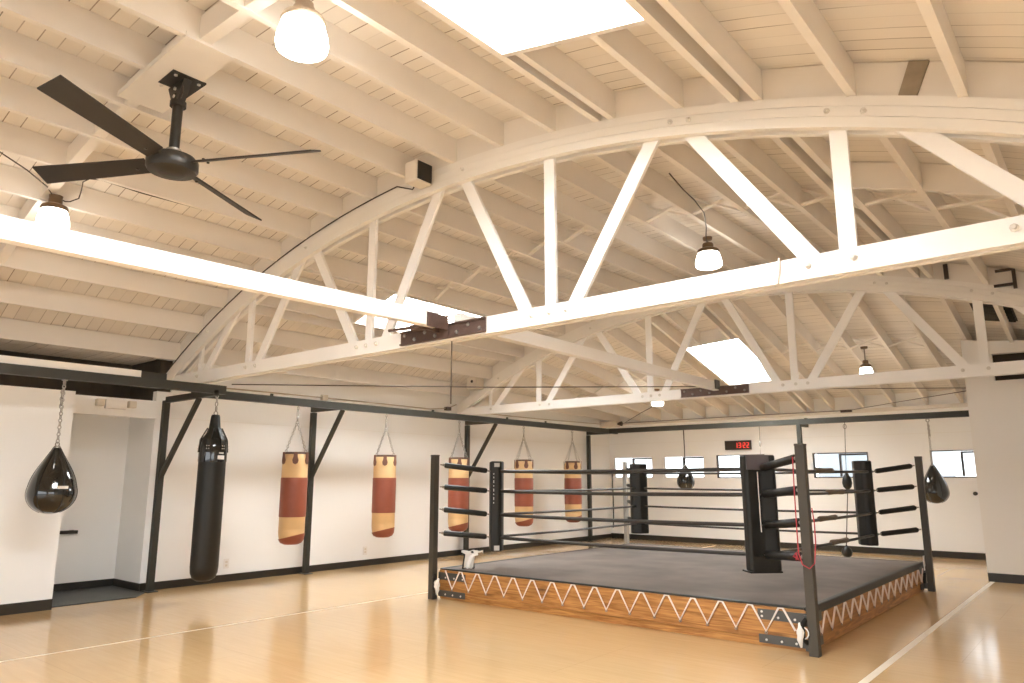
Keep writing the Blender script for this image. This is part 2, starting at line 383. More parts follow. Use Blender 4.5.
# ------------------------------------------------------------------ ceiling: deck, joists, blocking, bridging
gx = sorted(set([round(-11.45 + .25 * i, 3) for i in range(51)] + [s[0] for s in SKY] + [s[1] for s in SKY]))
gx = [x for x in gx if x <= 1.2]
gy = sorted(set([YF - .05, 0, 2, T1, 6, 8, 10, T2 + .1, 12, 13, 14, 15, 16, YB + .1] + [s[2] for s in SKY] + [s[3] for s in SKY]))
b = B(); vv = {}
def dv(x, y):
    if (x, y) not in vv: vv[x, y] = b.bm.verts.new((x, y, under(x, y) + JD))
    return vv[x, y]
for x0, x1 in zip(gx, gx[1:]):
    for y0, y1 in zip(gy, gy[1:]):
        cx, cy = (x0 + x1) / 2, (y0 + y1) / 2
        if any(s[0] < cx < s[1] and s[2] < cy < s[3] for s in SKY): continue
        b.bm.faces.new((dv(x0, y0), dv(x0, y1), dv(x1, y1), dv(x1, y0)))
ceil = struct('ceiling', b, 'deck', 'curved cream board ceiling carried by exposed painted joists', 'ceiling', at=(-4.7, 6, 3.3))
JX = [-.46 - .605 * k for k in range(-2, 17)]
def insky(x, y0, y1):
    return [s for s in SKY if s[0] + .01 < x < s[1] - .01 and s[2] < y1 and s[3] > y0]
JT = .052
def joist(x, y0, y1):
    spans = [(y0, y1)]
    for s in insky(x, y0, y1):
        spans = [q for (u, v) in spans for q in ((u, min(v, s[2] - .045)), (max(u, s[3] + .045), v)) if q[1] - q[0] > .1]
    for u, v in spans:
        n = 1
        b = B()
        zz = [(yy, under(x, yy)) for yy in (u, v)]
        b.hexa([(x - JT / 2, u, zz[0][1]), (x + JT / 2, u, zz[0][1]), (x + JT / 2, v, zz[1][1]), (x - JT / 2, v, zz[1][1])],
               [(x - JT / 2, u, zz[0][1] + JD - .002), (x + JT / 2, u, zz[0][1] + JD - .002), (x + JT / 2, v, zz[1][1] + JD - .002), (x - JT / 2, v, zz[1][1] + JD - .002)])
        b.obj('joist', 'cream', ceil)
for x in JX: joist(x, YF, T1 + .08)
for x in JX: joist(x + .012, T1 + .08, T2 + .1)
for x in JX:
    if x > -10.44: joist(x, T2 + .1, YB)
for (x0, x1, y0, y1), (ya, yb) in zip(SKY, ((YF, T1 + .08), (T1 + .08, T2 + .1), (T2 + .1, YB))):
    joist(x0 - .025, ya, yb); joist(x1 + .025, ya, yb)          # trimmers beside each skylight
    for yh in (y0 - .0225, y1 + .0225):                          # headers across
        B().hexa([(x0, yh - .022, under(x0, yh)), (x1, yh - .022, under(x1, yh)), (x1, yh + .022, under(x1, yh)), (x0, yh + .022, under(x0, yh))],
                 [(x0, yh - .022, under(x0, yh) + JD), (x1, yh - .022, under(x1, yh) + JD), (x1, yh + .022, under(x1, yh) + JD), (x0, yh + .022, under(x0, yh) + JD)]).obj('skylight_header', 'cream', ceil)
JS = sorted(JX)
for yt in (T1 + .05, T2 + .05):                                  # blocking boards over the trusses
    for xa, xb in zip(JS, JS[1:]):
        if xa < -10.45: continue
        xa, xb = xa + JT / 2, xb - JT / 2
        B().hexa([(xa, yt - .02, arc(xa)), (xb, yt - .02, arc(xb)), (xb, yt + .02, arc(xb)), (xa, yt + .02, arc(xa))],
                 [(xa, yt - .02, arc(xa) + JD - .004), (xb, yt - .02, arc(xb) + JD - .004), (xb, yt + .02, arc(xb) + JD - .004), (xa, yt + .02, arc(xa) + JD - .004)]).obj('blocking', 'cream', ceil)
w = B().hexa([(-.80, T1 + .012, arc(-.8)), (-.70, T1 + .012, arc(-.7)), (-.70, T1 + .03, arc(-.7)), (-.80, T1 + .03, arc(-.8))],
         [(-.72, T1 + .012, arc(-.72) + JD - .01), (-.61, T1 + .012, arc(-.62) + JD - .01), (-.61, T1 + .03, arc(-.62) + JD - .01), (-.72, T1 + .03, arc(-.72) + JD - .01)]).obj('bare_strip', 'bare', ceil)
w['label'] = 'bare grey unpainted wood strip between two joists'
for xa, xb in zip(JS, JS[1:]):                                   # mid-span solid blocking in the near bay
    if xa < -10.45 or insky((xa + xb) / 2, 2.0, 2.3): continue
    xa, xb = xa + JT / 2, xb - JT / 2; yt = 2.18
    if -3.1 < xa < -1.8: continue
    B().hexa([(xa, yt - .045, arc(xa) + .01), (xb, yt - .045, arc(xb) + .01), (xb, yt + .045, arc(xb) + .01), (xa, yt + .045, arc(xa) + .01)],
             [(xa, yt - .045, arc(xa) + .20), (xb, yt - .045, arc(xb) + .20), (xb, yt + .045, arc(xb) + .20), (xa, yt + .045, arc(xa) + .20)]).obj('blocking', 'cream', ceil)
for xa, xb in zip(JS, JS[1:]):                                   # crossed bridging in the middle bay
    if xa < -9.7 or insky((xa + xb) / 2, 7.2, 7.6): continue
    za, zb = arc(xa), arc(xb); y = 7.42
    B().bar((xa + .02, y, za + .02), (xb - .02, y, zb + JD - .03), .02, .06, (0, 1, 0)).bar((xa + .02, y + .05, za + JD - .03), (xb - .02, y + .05, zb + .02), .02, .06, (0, 1, 0)).obj('bridging', 'cream', ceil)
for xa, xb in zip(JS, JS[1:]):                                   # bridging in the sloping far bay
    if xa < -9.7 or insky((xa + xb) / 2, 13.4, 13.8): continue
    y = 13.6; za, zb = under(xa, y), under(xb, y)
    if xa > -2.4: continue
    B().bar((xa + .02, y, za + .02), (xb - .02, y, zb + JD - .03), .02, .05, (0, 1, 0)).bar((xa + .02, y + .05, za + JD - .03), (xb - .02, y + .05, zb + .02), .02, .05, (0, 1, 0)).obj('bridging', 'cream', ceil)
B().hexa([(-5.78, 2.04, arc(-5.78) - .012), (-4.66, 2.04, arc(-4.70) - .012), (-4.66, 2.40, arc(-4.70) - .012), (-5.78, 2.40, arc(-5.78) - .012)],
         [(-5.78, 2.04, arc(-5.78) + .03), (-4.66, 2.04, arc(-4.70) + .03), (-4.66, 2.40, arc(-4.70) + .03), (-5.78, 2.40, arc(-5.78) + .03)]).obj('fan_board', 'cream', ceil)

joist(-1.82, T1 + .08, T2 + .1)
for xa, xb in ((-1.64, -1.088), (-1.03, -.475)):                 # header closing an old roof opening
    B().hexa([(xa, 6.75, arc(xa)), (xb, 6.75, arc(xb)), (xb, 6.80, arc(xb)), (xa, 6.80, arc(xa))], [(xa, 6.75, arc(xa) + JD - .004), (xb, 6.75, arc(xb) + JD - .004), (xb, 6.80, arc(xb) + JD - .004), (xa, 6.80, arc(xa) + JD - .004)]).obj('roof_header', 'cream', ceil)
# skylights: curb above the deck and a milky diffuser pane
for (x0, x1, y0, y1), lb in zip(SKY, ['large bright skylight at the top edge, nearest of the three', 'bright skylight behind the near truss, left of its steel splice', 'bright skylight in the far sloping roof, above the second truss splice']):
    s = thing('skylight', lb, 'skylight', ((x0 + x1) / 2, (y0 + y1) / 2, under((x0 + x1) / 2, (y0 + y1) / 2) + JD), 'skylights in the roof', 'structure')
    def cz(x, y, o): return (x, y, under(x, y) + JD + o)
    e = .03; b = B()
    for (ax, ay, bx, by) in ((x0 - e, y0 - e, x1 + e, y0), (x0 - e, y1, x1 + e, y1 + e), (x0 - e, y0, x0, y1), (x1, y0, x1 + e, y1)):
        b.hexa([cz(ax, ay, .0), cz(bx, ay, .0), cz(bx, by, .0), cz(ax, by, .0)], [cz(ax, ay, .11), cz(bx, ay, .11), cz(bx, by, .11), cz(ax, by, .11)])
    b.obj('curb', 'white', s)
    B().hexa([cz(x0 - e, y0 - e, .11), cz(x1 + e, y0 - e, .11), cz(x1 + e, y1 + e, .11), cz(x0 - e, y1 + e, .11)], [cz(x0 - e, y0 - e, .13), cz(x1 + e, y0 - e, .13), cz(x1 + e, y1 + e, .13), cz(x0 - e, y1 + e, .13)]).obj('pane', 'sky_pane', s)
# dark louvred vent in the far roof slope
v = thing('roof_vent', 'dark louvred vent in the far roof above the right partition', 'vent', (-1.15, 12.6, under(-1.15, 12.6) + JD - .03))
x0, x1, y0, y1 = -1.44, -.93, 12.28, 12.92
def rz(x, y, o=-.012): return (x, y, under(x, y) + JD + o)
B().hexa([rz(x0, y0), rz(x1, y0), rz(x1, y1), rz(x0, y1)], [rz(x0, y0, -.002), rz(x1, y0, -.002), rz(x1, y1, -.002), rz(x0, y1, -.002)]).obj('opening', 'base', v)
for i in range(5):
    y = y0 + .06 + .13 * i
    B().bar(rz(x0 + .02, y, -.03), rz(x1 - .02, y, -.03), .05, .008, (0, .7, 1)).obj('louvre', 'steel', v)

# ------------------------------------------------------------------ bowstring trusses
def truss(y, label, near):
    t = thing('roof_truss', label, 'truss', (XM, y, 2.78), 'bowstring roof trusses')
    n = 40; xs = [-10.42 + (11.44) * i / n for i in range(n + 1)]
    def arch(ya, yb, top, dep, name, m):
        b = B(); rings = []
        for x in xs:
            z = APEX - RAD + math.sqrt(RAD * RAD - (x - XM) ** 2) + top
            rings.append([b.bm.verts.new(p) for p in ((x, ya, z - dep), (x, yb, z - dep), (x, yb, z), (x, ya, z))])
        for A, D in zip(rings, rings[1:]):
            for k in range(4): b.bm.faces.new((A[k], A[(k + 1) % 4], D[(k + 1) % 4], D[k]))
        b.bm.faces.new(rings[0][::-1]); b.bm.faces.new(rings[-1])
        return b.obj(name, m, t)
    for k in range(3):                       # laminated front and back plies
        arch(y - .004 * k, y + .05, -.074 * k, .070 if k < 2 else .075, 'arch_lamination', 'arch')
    for k in range(2):
        arch(y + .09, y + .14, -.0 - .11 * k, .107 if k < 1 else .125, 'arch_lamination', 'arch')
    B().box(-10.42, 1.05, y, y + .05, 2.785, 2.94).obj('bottom_chord', 'white', t)
    B().box(-10.42, 1.05, y + .09, y + .14, 2.785, 2.93).obj('bottom_chord', 'white', t)
    def topz(x): return APEX - RAD + math.sqrt(RAD * RAD - (x - XM) ** 2) - .08
    XW = XM - .06
    for sx in (-1, 1):
        for dx, in ((1.2,), (3.58,), (4.80,)):
            x = XW + sx * dx
            if x > 1: continue
            w = .108 if dx < 4 else .07
            B().box(x - w / 2, x + w / 2, y + .052, y + .088, 2.80, topz(x) ).obj('web_post', 'white', t)
        for xa, xb in ((.12, .97), (2.29, 1.40), (2.45, 3.40), (3.84, 4.72)):
            a = (XW + sx * xa, y + .07, topz(XW + sx * xa)); c = (XW + sx * xb, y + .07, 2.86)
            B().bar(a, c, .034, .118 if xa < 3 else .11, (1, 0, 0)).obj('web_brace', 'white', t)
    # steel splice on the chord, with bolt heads
    sp = B().box(-5.36, -4.235, y - .022, y - .002, 2.80, 2.935).box(-5.36, -4.235, y - .04, y - .022, 2.80, 2.815).box(-5.36, -4.235, y - .04, y - .022, 2.92, 2.935).obj('splice_plate', 'rust', t)
    for i in range(8):
        x = -5.30 + .143 * i
        for z in (2.842, 2.893):
            if (i % 2 == 0) == (z > 2.86): B().lathe([(0, 0), (.019, 0), (.019, .012), (.0, .02)], (x, y - .022, z), 6, Matrix.Rotation(PI / 2, 3, 'X')).obj('bolt', 'bolt', sp)
    for x in (-9.5, -8.27, -8.05, -6.08, -5.92, -5.76, -3.72, -3.53, -3.36, -1.42, -1.14, -.3):
        B().lathe([(0, 0), (.024, 0), (.024, .01), (.012, .014), (.012, .028), (0, .028)], (x, y, 2.875), 8, Matrix.Rotation(PI / 2, 3, 'X')).obj('bolt', 'pale_bolt', t)
    for x in (-9.3, -7.1, -5.1, -4.55, -2.35, -2.2, -1.22, -1.0):
        B().lathe([(0, 0), (.02, 0), (.02, .01), (.01, .014), (.01, .03), (0, .03)], (x, y - .006, topz(x) - .03), 8, Matrix.Rotation(PI / 2, 3, 'X')).obj('bolt', 'pale_bolt', t)
    return t
truss(T1, 'big white bowstring roof truss across the front of the photo, above the ring', True)
truss(T2, 'smaller-looking white bowstring roof truss farther back, above the rear of the ring', False)
# longitudinal tie beams between the trusses
t = thing('tie_beam', 'bright white tie beam running from the left edge to the near truss splice', 'beam', (-4.75, 1.7, 2.79), 'longitudinal tie beams')
B().hexa([(-4.79, -1.3, 2.80), (-4.70, -1.3, 2.80), (-4.70, T1 - .14, 2.885), (-4.79, T1 - .14, 2.885)], [(-4.79, -1.3, 2.935), (-4.70, -1.3, 2.935), (-4.70, T1 - .14, 3.02), (-4.79, T1 - .14, 3.02)]).obj('timber', 'white', t)
h = B().box(-4.81, -4.792, T1 - .30, T1 - .045, 2.86, 3.01).box(-4.698, -4.68, T1 - .30, T1 - .045, 2.87, 3.0).box(-4.81, -4.68, T1 - .045, T1 - .041, 2.80, 3.01).obj('hanger_plate', 'rust', t)
B().tube([(-5.45, T1 - .10, 2.955), (-4.78, T1 - .10, 2.925)], .016, 8).tube([(-5.12, T1 - .10, 2.94), (-4.78, T1 - .10, 2.925)], .03, 8).obj('tie_rod', 'rust', t)
t = thing('tie_beam', 'beige tie beam running back from the near truss to the second truss splice', 'beam', (-4.75, 7.8, 2.9), 'longitudinal tie beams')
B().hexa([(-4.79, T1 + .142, 2.93), (-4.70, T1 + .142, 2.93), (-4.70, T2 - .045, 2.865), (-4.79, T2 - .045, 2.865)], [(-4.79, T1 + .142, 3.07), (-4.70, T1 + .142, 3.07), (-4.70, T2 - .045, 3.0), (-4.79, T2 - .045, 3.0)]).obj('timber', 'white', t)
B().box(-4.81, -4.792, T2 - .20, T2 - .045, 2.88, 3.02).box(-4.698, -4.68, T2 - .20, T2 - .045, 2.88, 3.02).obj('hanger_plate', 'bracket', t)

# ------------------------------------------------------------------ dark steel bag rack along the walls
r = thing('bag_rack', 'long dark steel rack on wall posts that carries all the hanging bags', 'rack', (-9.54, 8, 0))
RX, RY, RZ0, RZ1 = -9.54, 15.15, 2.60, 2.71
B().box(RX - .04, RX + .04, 4.70, 15.51, RZ0, RZ1).obj('rail', 'steel', r)
B().box(RX + .04, PX - .01, RY - .04, RY + .04, RZ0, RZ1).obj('rail', 'steel', r)
B().box(-9.04, -8.96, YF + .1, 4.87, RZ0, RZ1).obj('rail', 'steel', r)
for y in (4.735, 7.21, 10.98, 15.47):
    B().box(-10.39, -10.31, y - .04, y + .04, 0, RZ0).box(-10.45, -10.25, y - .07, y + .07, 0, .012).obj('post', 'steel', r)
    x1 = -8.96 if y < 5 else RX - .041
    z0, z1 = (RZ0 - .03, RZ0 + .05) if y < 5 else (RZ0 + .01, RZ1 - .01)
    if y < 5: B().box(-10.31, x1, y - .035, y + .035, z0, z1).obj('arm', 'steel', r)
    else: B().box(-10.39, x1, y - .035, y + .035, z0, z1).obj('arm', 'steel', r)
    if y < 15: B().bar((-10.33, y, 1.53), (-9.56 if y > 5 else -9.40, y, 2.60 if y > 5 else 2.57), .055, .055, (0, 1, 0)).obj('brace', 'steel', r)
B().box(-5.02, -4.94, RY - .04, RY + .04, 0, RZ0).obj('post', 'steel', r)
B().box(-5.01, -4.95, RY + .04, RY + .52, RZ0 - .03, RZ0 + .04).obj('arm', 'steel', r)
B().box(-5.0, -4.95, RY + .42, RY + .50, RZ0 + .04, RZ0 + .16).obj('stub', 'steel', r)
for y in (5.9, 9.2, 11.3, 12.6): B().box(RX - .012, RX + .012, y - .02, y + .02, RZ1, RZ1 + .035).obj('clamp', 'steel', r)
# timber header lying on the near rail
t = thing('timber_header', 'cream timber lying on the near steel rail at the left edge', 'beam', (-9.05, 1, RZ1))
B().box(-9.10, -8.99, YF + .1, 3.78, RZ1, RZ1 + .085).obj('timber', 'cream', t)
B().box(-9.12, -8.97, 3.78, 4.08, RZ1, RZ1 + .075).obj('end_block', 'base', t)

# ------------------------------------------------------------------ hanging bags
def chain(b, p, q, link=.045, wire=.006, n=None):
    p, q = Vector(p), Vector(q); d = q - p; L = d.length; d.normalize()
    n = n or max(2, int(L / (link * .8)))
    for i in range(n):
        c = p + d * (L * (i + .5) / n)
        side = d.orthogonal().normalized() if i % 2 == 0 else d.cross(d.orthogonal()).normalized()
        b.torus(c, link * .36, wire, d.cross(side), 8, 5, sx=L / n / (link * .36) * .62, xdir=d)
    return b
def tan_bag(loc, label):
    # origin on the rail centre line; body hangs below
    t = thing('heavy_bag', label, 'punching bag', loc, 'tan heavy bags on the left rack')
    x, y, z = loc; R = .188
    zt, zb = z - .71, z - 2.045                    # body top and bottom
    B().lathe([(R - .012, zb + .20), (R, zb + .22), (R, zt - .12), (R - .004, zt - .07), (R - .014, zt - .03), (R - .03, zt - .006), (R - .045, zt), (0, zt)], (x, y, 0), 36).obj('body', 'tan', t, smooth='auto')
    B().lathe([(R + .004, zb + .40), (R + .006, zb + .41), (R + .006, zb + .96), (R + .004, zb + .97)], (x, y, 0), 36).obj('band', 'maroon', t, smooth='auto')
    b = B(); n = 36; tilt = .035                   # slanted red-brown cap, tan wall above it
    b.lathe([(0, zb), (R * .55, zb + .006), (R * .82, zb + .03), (R * .965, zb + .075), (R * 1.0 + .004, zb + .12)], (x, y, 0), n)
    b.bm.verts.ensure_lookup_table()
    for v_ in b.bm.verts:
        if v_.co.z > zb + .10: v_.co.z += .045 * ((v_.co.x - x) * .77 + (v_.co.y - y) * .64) / R
    b.obj('base_cap', 'maroon', t, smooth='auto')
    B().lathe([(R * .80, zb + .05), (R * .935, zb + .09), (R * .985, zb + .15), (R, zb + .19), (R, zb + .23)], (x, y, 0), n).obj('lower_wall', 'tan', t, smooth='auto')
    B().lathe([(R - .035, zt), (R - .02, zt + .012), (R - .02, zt - .03)], (x, y, 0), 36).obj('rim', 'rust', t, smooth='auto')
    hub = Vector((x, y, z - .27))
    for k in range(6):
        a = k * PI / 3 + .46
        d = Vector((math.cos(a), math.sin(a), 0)); s = Vector((-d.y, d.x, 0))
        c = Vector((x, y, 0)) + d * (R + .004)
        poly = []
        for u, w in ((-.025, zt + .01), (.025, zt + .01), (.03, zt - .06), (.046, zt - .11), (.034, zt - .155), (0, zt - .172), (-.034, zt - .155), (-.046, zt - .11), (-.03, zt - .06)):
            poly.append(c + s * u + Vector((0, 0, w)) - d * (u * u / (2 * R)))
        B().prism(poly, d * .009).obj('strap', 'strap_brown', t)
        if k % 3 == 2: continue
        chain(B(), Vector((x, y, zt)) + d * (R - .02) + Vector((0, 0, .01)), hub + d * .012, .042, .0042).obj('chain', 'chain', t, smooth=True)
    B().torus((x, y, z - .255), .022, .006, (d.x, d.y, 0)).lathe([(.013, z - .235), (.016, z - .20), (.016, z - .17), (.008, z - .165)], (x, y, 0), 10).torus((x, y, z - .145), .02, .006, (1, .3, 0)).obj('swivel', 'chain', t, smooth=True)
    b = B(); chain(b, (x, y, z - .128), (x, y, z - .05), .04, .006, 2); b.torus((x, y, z - .05 + .012), .025, .007, (0, 1, 0)).obj('hook', 'chain', t, smooth=True)
    return t
bl = ['tan and red-brown heavy bag just right of the long black bag', 'tan and red-brown heavy bag second from the long black bag, hanging clear of the ring',
      'tan and red-brown heavy bag seen behind the ropes at the left ring corner post', 'tan and red-brown heavy bag just right of the black left corner pad of the ring', 'tan and red-brown heavy bag farthest back, near the room corner post']
bag0 = tan_bag((RX, 6.365, 2.60), bl[0])
lg = B().box(RX + .10, RX + .18, 6.365 - .19, 6.365 - .186, 1.60, 1.64)
for y, l in zip((8.11, 9.90, 11.84, 13.60), bl[1:]):
    c = copy_tree(bag0, (RX, y, 2.60 + random.uniform(-.0, .03))); c['label'] = l; c.location.z = 2.60 + .045 * (1 if y > 8 else 0)
    c.rotation_euler.z = random.uniform(-.18, .18)
    c.location.z = 2.60

# long black bag
X0, Y0 = -9.0, 4.77
t = thing('banana_bag', 'long black heavy bag hanging almost to the floor beside the left steel post', 'punching bag', (X0, Y0, .25))
R = .168
B().lathe([(0, .25), (R * .5, .255), (R * .8, .285), (R * .96, .35), (R, .43), (R * 1.0, 1.2), (R * .99, 1.80), (R * .98, 1.93), (R * .86, 2.02), (R * .5, 2.10), (R * .4, 2.13)], (X0, Y0, 0), 40).obj('body', 'satin_black', t, smooth='auto')
B().lathe([(R + .004, 1.72), (R + .006, 1.74), (R + .004, 1.90), (R * .93, 2.0), (R * .85, 2.02)], (X0, Y0, 0), 40).obj('collar', 'gloss_black', t, smooth='auto')
B().lathe([(R * .62, 2.04), (R * .45, 2.12), (R * .33, 2.30), (R * .28, 2.325), (0, 2.325)], (X0, Y0, 0), 24).obj('hanging_cone', 'satin_black', t, smooth='auto')
for k in range(6):
    a = k * PI / 3 + .2; d = Vector((math.cos(a), math.sin(a), 0)); s = Vector((-d.y, d.x, 0))
    B().bar(Vector((X0, Y0, 1.84)) + d * (R + .008), Vector((X0, Y0, 2.0)) + d * (R * .97), .05, .012, d).bar(Vector((X0, Y0, 2.0)) + d * (R * .97), Vector((X0, Y0, 2.15)) + d * (R * .52), .05, .012, d).obj('strap', 'satin_black', t)
    b = B()
    for u in (-.014, .014):
        for w in (1.885, 1.92): b.lathe([(0, 0), (.007, 0), (.004, .006), (0, .007)], Vector((X0, Y0, w)) + d * (R + .017) + s * u, 8, d.to_track_quat('Z', 'Y').to_matrix())
    b.obj('rivets', 'bright_bolt', t)
# round teardrop bags
def teardrop_profile(zb, zt, R):
    H = zt - zb; pr = []
    for i in range(26):
        u = i / 25
        th = PI * u
        # full sphere below, drawn out to a point above
        zz = zb + H * (1 - (1 + math.cos(PI * (1 - u))) / 2)
        pr.append(u)
    cz = zb + R * .92; out = [(0, zb)]
    for i in range(1, 15):
        a = -PI / 2 + (PI / 2 + .28) * i / 14
        out.append((R * math.cos(a), cz + R * .92 * math.sin(a)))
    r1, z1 = out[-1]; zt2 = zt
    for i in range(1, 11):
        u = i / 10
        out.append((r1 * (1 - u) ** .98 * (1 + .17 * math.sin(PI * u)) + .03 * u, z1 + (zt2 - z1) * u))
    return out
def label_patch(b, c, R, a, z0, z1, w):
    d = Vector((math.cos(a), math.sin(a), 0)); s = Vector((-d.y, d.x, 0))
    pts = []
    for u in (-1, -.33, .33, 1):
        pts.append(u * w / 2)
    for u0, u1 in zip(pts, pts[1:]):
        b.face([Vector((c[0], c[1], z0)) + Vector((math.cos(a + u0 / R), math.sin(a + u0 / R), 0)) * R, Vector((c[0], c[1], z0)) + Vector((math.cos(a + u1 / R), math.sin(a + u1 / R), 0)) * R,
                Vector((c[0], c[1], z1)) + Vector((math.cos(a + u1 / R), math.sin(a + u1 / R), 0)) * R, Vector((c[0], c[1], z1)) + Vector((math.cos(a + u0 / R), math.sin(a + u0 / R), 0)) * R])
    return b
b = B(); ang = math.atan2(-Y0, -X0)
label_patch(b, (X0, Y0), R + .009, ang + .62, 1.75, 1.80, .10); label_patch(b, (X0, Y0), R + .009, ang + .62, 1.82, 1.84, .07)
o = b.obj('label_patch', 'label', t); o['label'] = 'pale label patch'
B().torus((X0, Y0, 2.345), .026, .007, (1, 0, 0)).lathe([(.012, 2.37), (.016, 2.39), (.016, 2.42), (.01, 2.44)], (X0, Y0, 0), 10).obj('swivel', 'chain', t, smooth=True)
b = chain(B(), (X0, Y0, 2.44), (X0, Y0, 2.60), .045, .007, 3); b.obj('chain', 'chain', t, smooth=True)

def teardrop(loc, zb, zt, R, ztop, label, group, chainy=True, seams=True, m='gloss_black'):
    x, y = loc
    t = thing('teardrop_bag', label, 'punching bag', (x, y, zb), group)
    pr = teardrop_profile(zb, zt, R)
    B().lathe(pr, (x, y, 0), 44).obj('body', m, t, smooth=True)
    b = B()
    for k in range(6):
        a = k * PI / 3 + .15
        b.tube([Vector((x + (r + .001) * math.cos(a), y + (r + .001) * math.sin(a), z)) for r, z in pr[3:]], .004, 5)
    b.obj('seams', 'black', t, smooth=True)
    B().lathe([(.034, zt - .03), (.036, zt - .01), (.03, zt + .012), (0, zt + .015)], (x, y, 0), 14).torus((x, y, zt + .03), .024, .006, (1, .4, 0)).obj('cap', 'chain' if not chainy else 'bolt', t, smooth='auto')
    if chainy:
        b = chain(B(), (x, y, zt + .045), (x, y, ztop - .06), .045, .006)
        # the spare chain bunched beside the upper end
        c2 = chain(b, (x + .012, y - .012, ztop - .32), (x + .008, y - .012, ztop - .12), .045, .007)
        c2.obj('chain', 'chain', t, smooth=True)
        B().torus((x, y, ztop - .03), .034, .009, (.6, 1, 0)).lathe([(.03, ztop - .012), (.03, ztop - .002)], (x, y, 0), 10).obj('eye_hook', 'chain', t, smooth=True)
    else:
        B().tube([(x, y, zt + .04), (x + .004, y, (zt + ztop) / 2), (x, y, ztop)], .012, 6).obj('hanging_strap', 'rope', t, smooth=True)
    return t
t = teardrop((-9.0, 2.965), 1.13, 1.85, .24, 2.60, 'glossy black teardrop bag on a chain at the left edge of the photo', 'black teardrop bags')
ang = math.atan2(-2.965, 9.0)
b = label_patch(B(), (-9.0, 2.965), .243, ang + .42, 1.40, 1.43, .11)
o = b.obj('label_patch', 'label', t); o['label'] = 'pale label patch'
teardrop((-2.65, RY), 1.07, 1.75, .22, 2.60, 'glossy black teardrop bag at the right, between ring post and right-hand window', 'black teardrop bags', m='gloss_black')
teardrop((-7.55, RY), 1.26, 1.80, .195, 2.60, 'small black teardrop bag hanging in front of the second window', 'black teardrop bags', chainy=False, m='gloss_black')
# double-end ball on its cord
x, y = -4.14, RY
t = thing('double_end_bag', 'small ball strung on a vertical cord behind the right side of the ring', 'punching bag', (x, y, 0))
B().lathe([(0, 1.30), (.04, 1.315), (.075, 1.36), (.09, 1.43), (.08, 1.51), (.05, 1.57), (.02, 1.63)], (x, y, 0), 20).obj('ball', 'black', t, smooth=True)
B().lathe([(0, .03), (.06, .04), (.09, .08), (.10, .13), (.08, .19), (.03, .23), (.0, .28)], (x - .11, y, 0), 20).obj('anchor_ball', 'black', t, smooth=True)
B().tube([(x, y, 1.62), (x + .02, y, 2.1), (x + .05, y, 2.60)], .006, 5).tube([(x, y, 1.31), (x - .11, y, .26)], .009, 6).obj('cord', 'rope', t, smooth=True)
B().torus((x + .045, y, 2.52), .03, .006, (0, 1, 0), sx=1.6, xdir=(0, 0, 1)).obj('hook', 'bolt', t, smooth=True)
# loose hook hanging right of the clock
t = thing('hanging_hook', 'thin cord with an empty metal hook hanging right of the digital clock', 'hook', (-5.80, RY, 2.1))
B().tube([(-5.80, RY, 2.60), (-5.805, RY, 2.30)], .006, 5).obj('cord', 'rope', t)
B().lathe([(.004, 2.30), (.022, 2.25), (.018, 2.20), (.004, 2.17)], (-5.805, RY, 0), 10).tube([(-5.805, RY, 2.18), (-5.81, RY, 2.02)], .005, 5).obj('hook', 'rear_steel', t, smooth=True)

# ------------------------------------------------------------------ boxing ring
ring = thing('boxing_ring', 'raised boxing ring with grey canvas, wooden sides, black ropes and steel corner posts', 'boxing ring', (-4.6, 9.2, 0))
rx0, rx1, ry0, ry1, hm = -6.95, -2.285, 6.87, 11.66, .3724
b = B(); n = 24                                # canvas with a gentle sag pattern
b.box(rx0 + .02, rx1 - .02, ry0 + .02, ry1 - .02, hm - .04, hm - .004)
b.obj('canvas', 'canvas', ring, bevel=.004)
B().box(rx1 - .055, rx1 + .006, ry0, ry1, hm - .075, hm + .006).obj('canvas_edge', 'canvas_edge', ring, bevel=.015)
B().box(rx0, rx1 - .056, ry1 - .05, ry1 + .006, hm - .07, hm + .002).obj('canvas_edge', 'canvas_edge', ring, bevel=.012)
B().box(rx0 - .006, rx0 + .05, ry0 + .05, ry1 - .051, hm - .07, hm + .002).obj('canvas_edge', 'canvas_edge', ring, bevel=.012)
B().box(rx0 + .02, rx1 - .056, ry0 - .001, ry0 + .05, hm - .017, hm + .001).obj('canvas_edge', 'canvas_edge', ring, bevel=.006)
for a in ((rx0, rx1, ry0, ry0 + .045), (rx0, rx1, ry1 - .045, ry1), (rx0, rx0 + .045, ry0 + .045, ry1 - .045), (rx1 - .045, rx1, ry0 + .045, ry1 - .045)):
    B().box(*a, .075, hm - .02 if a[1] - a[0] > 1 and a[3] < 8 else hm - .07).obj('side_plank', 'plank', ring, bevel=.004)
    sx = .012
    B().box(a[0] + sx, a[1] - sx, a[2] + sx, a[3] - sx, .0, .072).obj('sill_plank', 'plank', ring, bevel=.004)
B().box(rx0 + .05, rx1 - .05, ry0 + .05, ry1 - .05, .02, hm - .045).obj('platform', 'plank', ring)
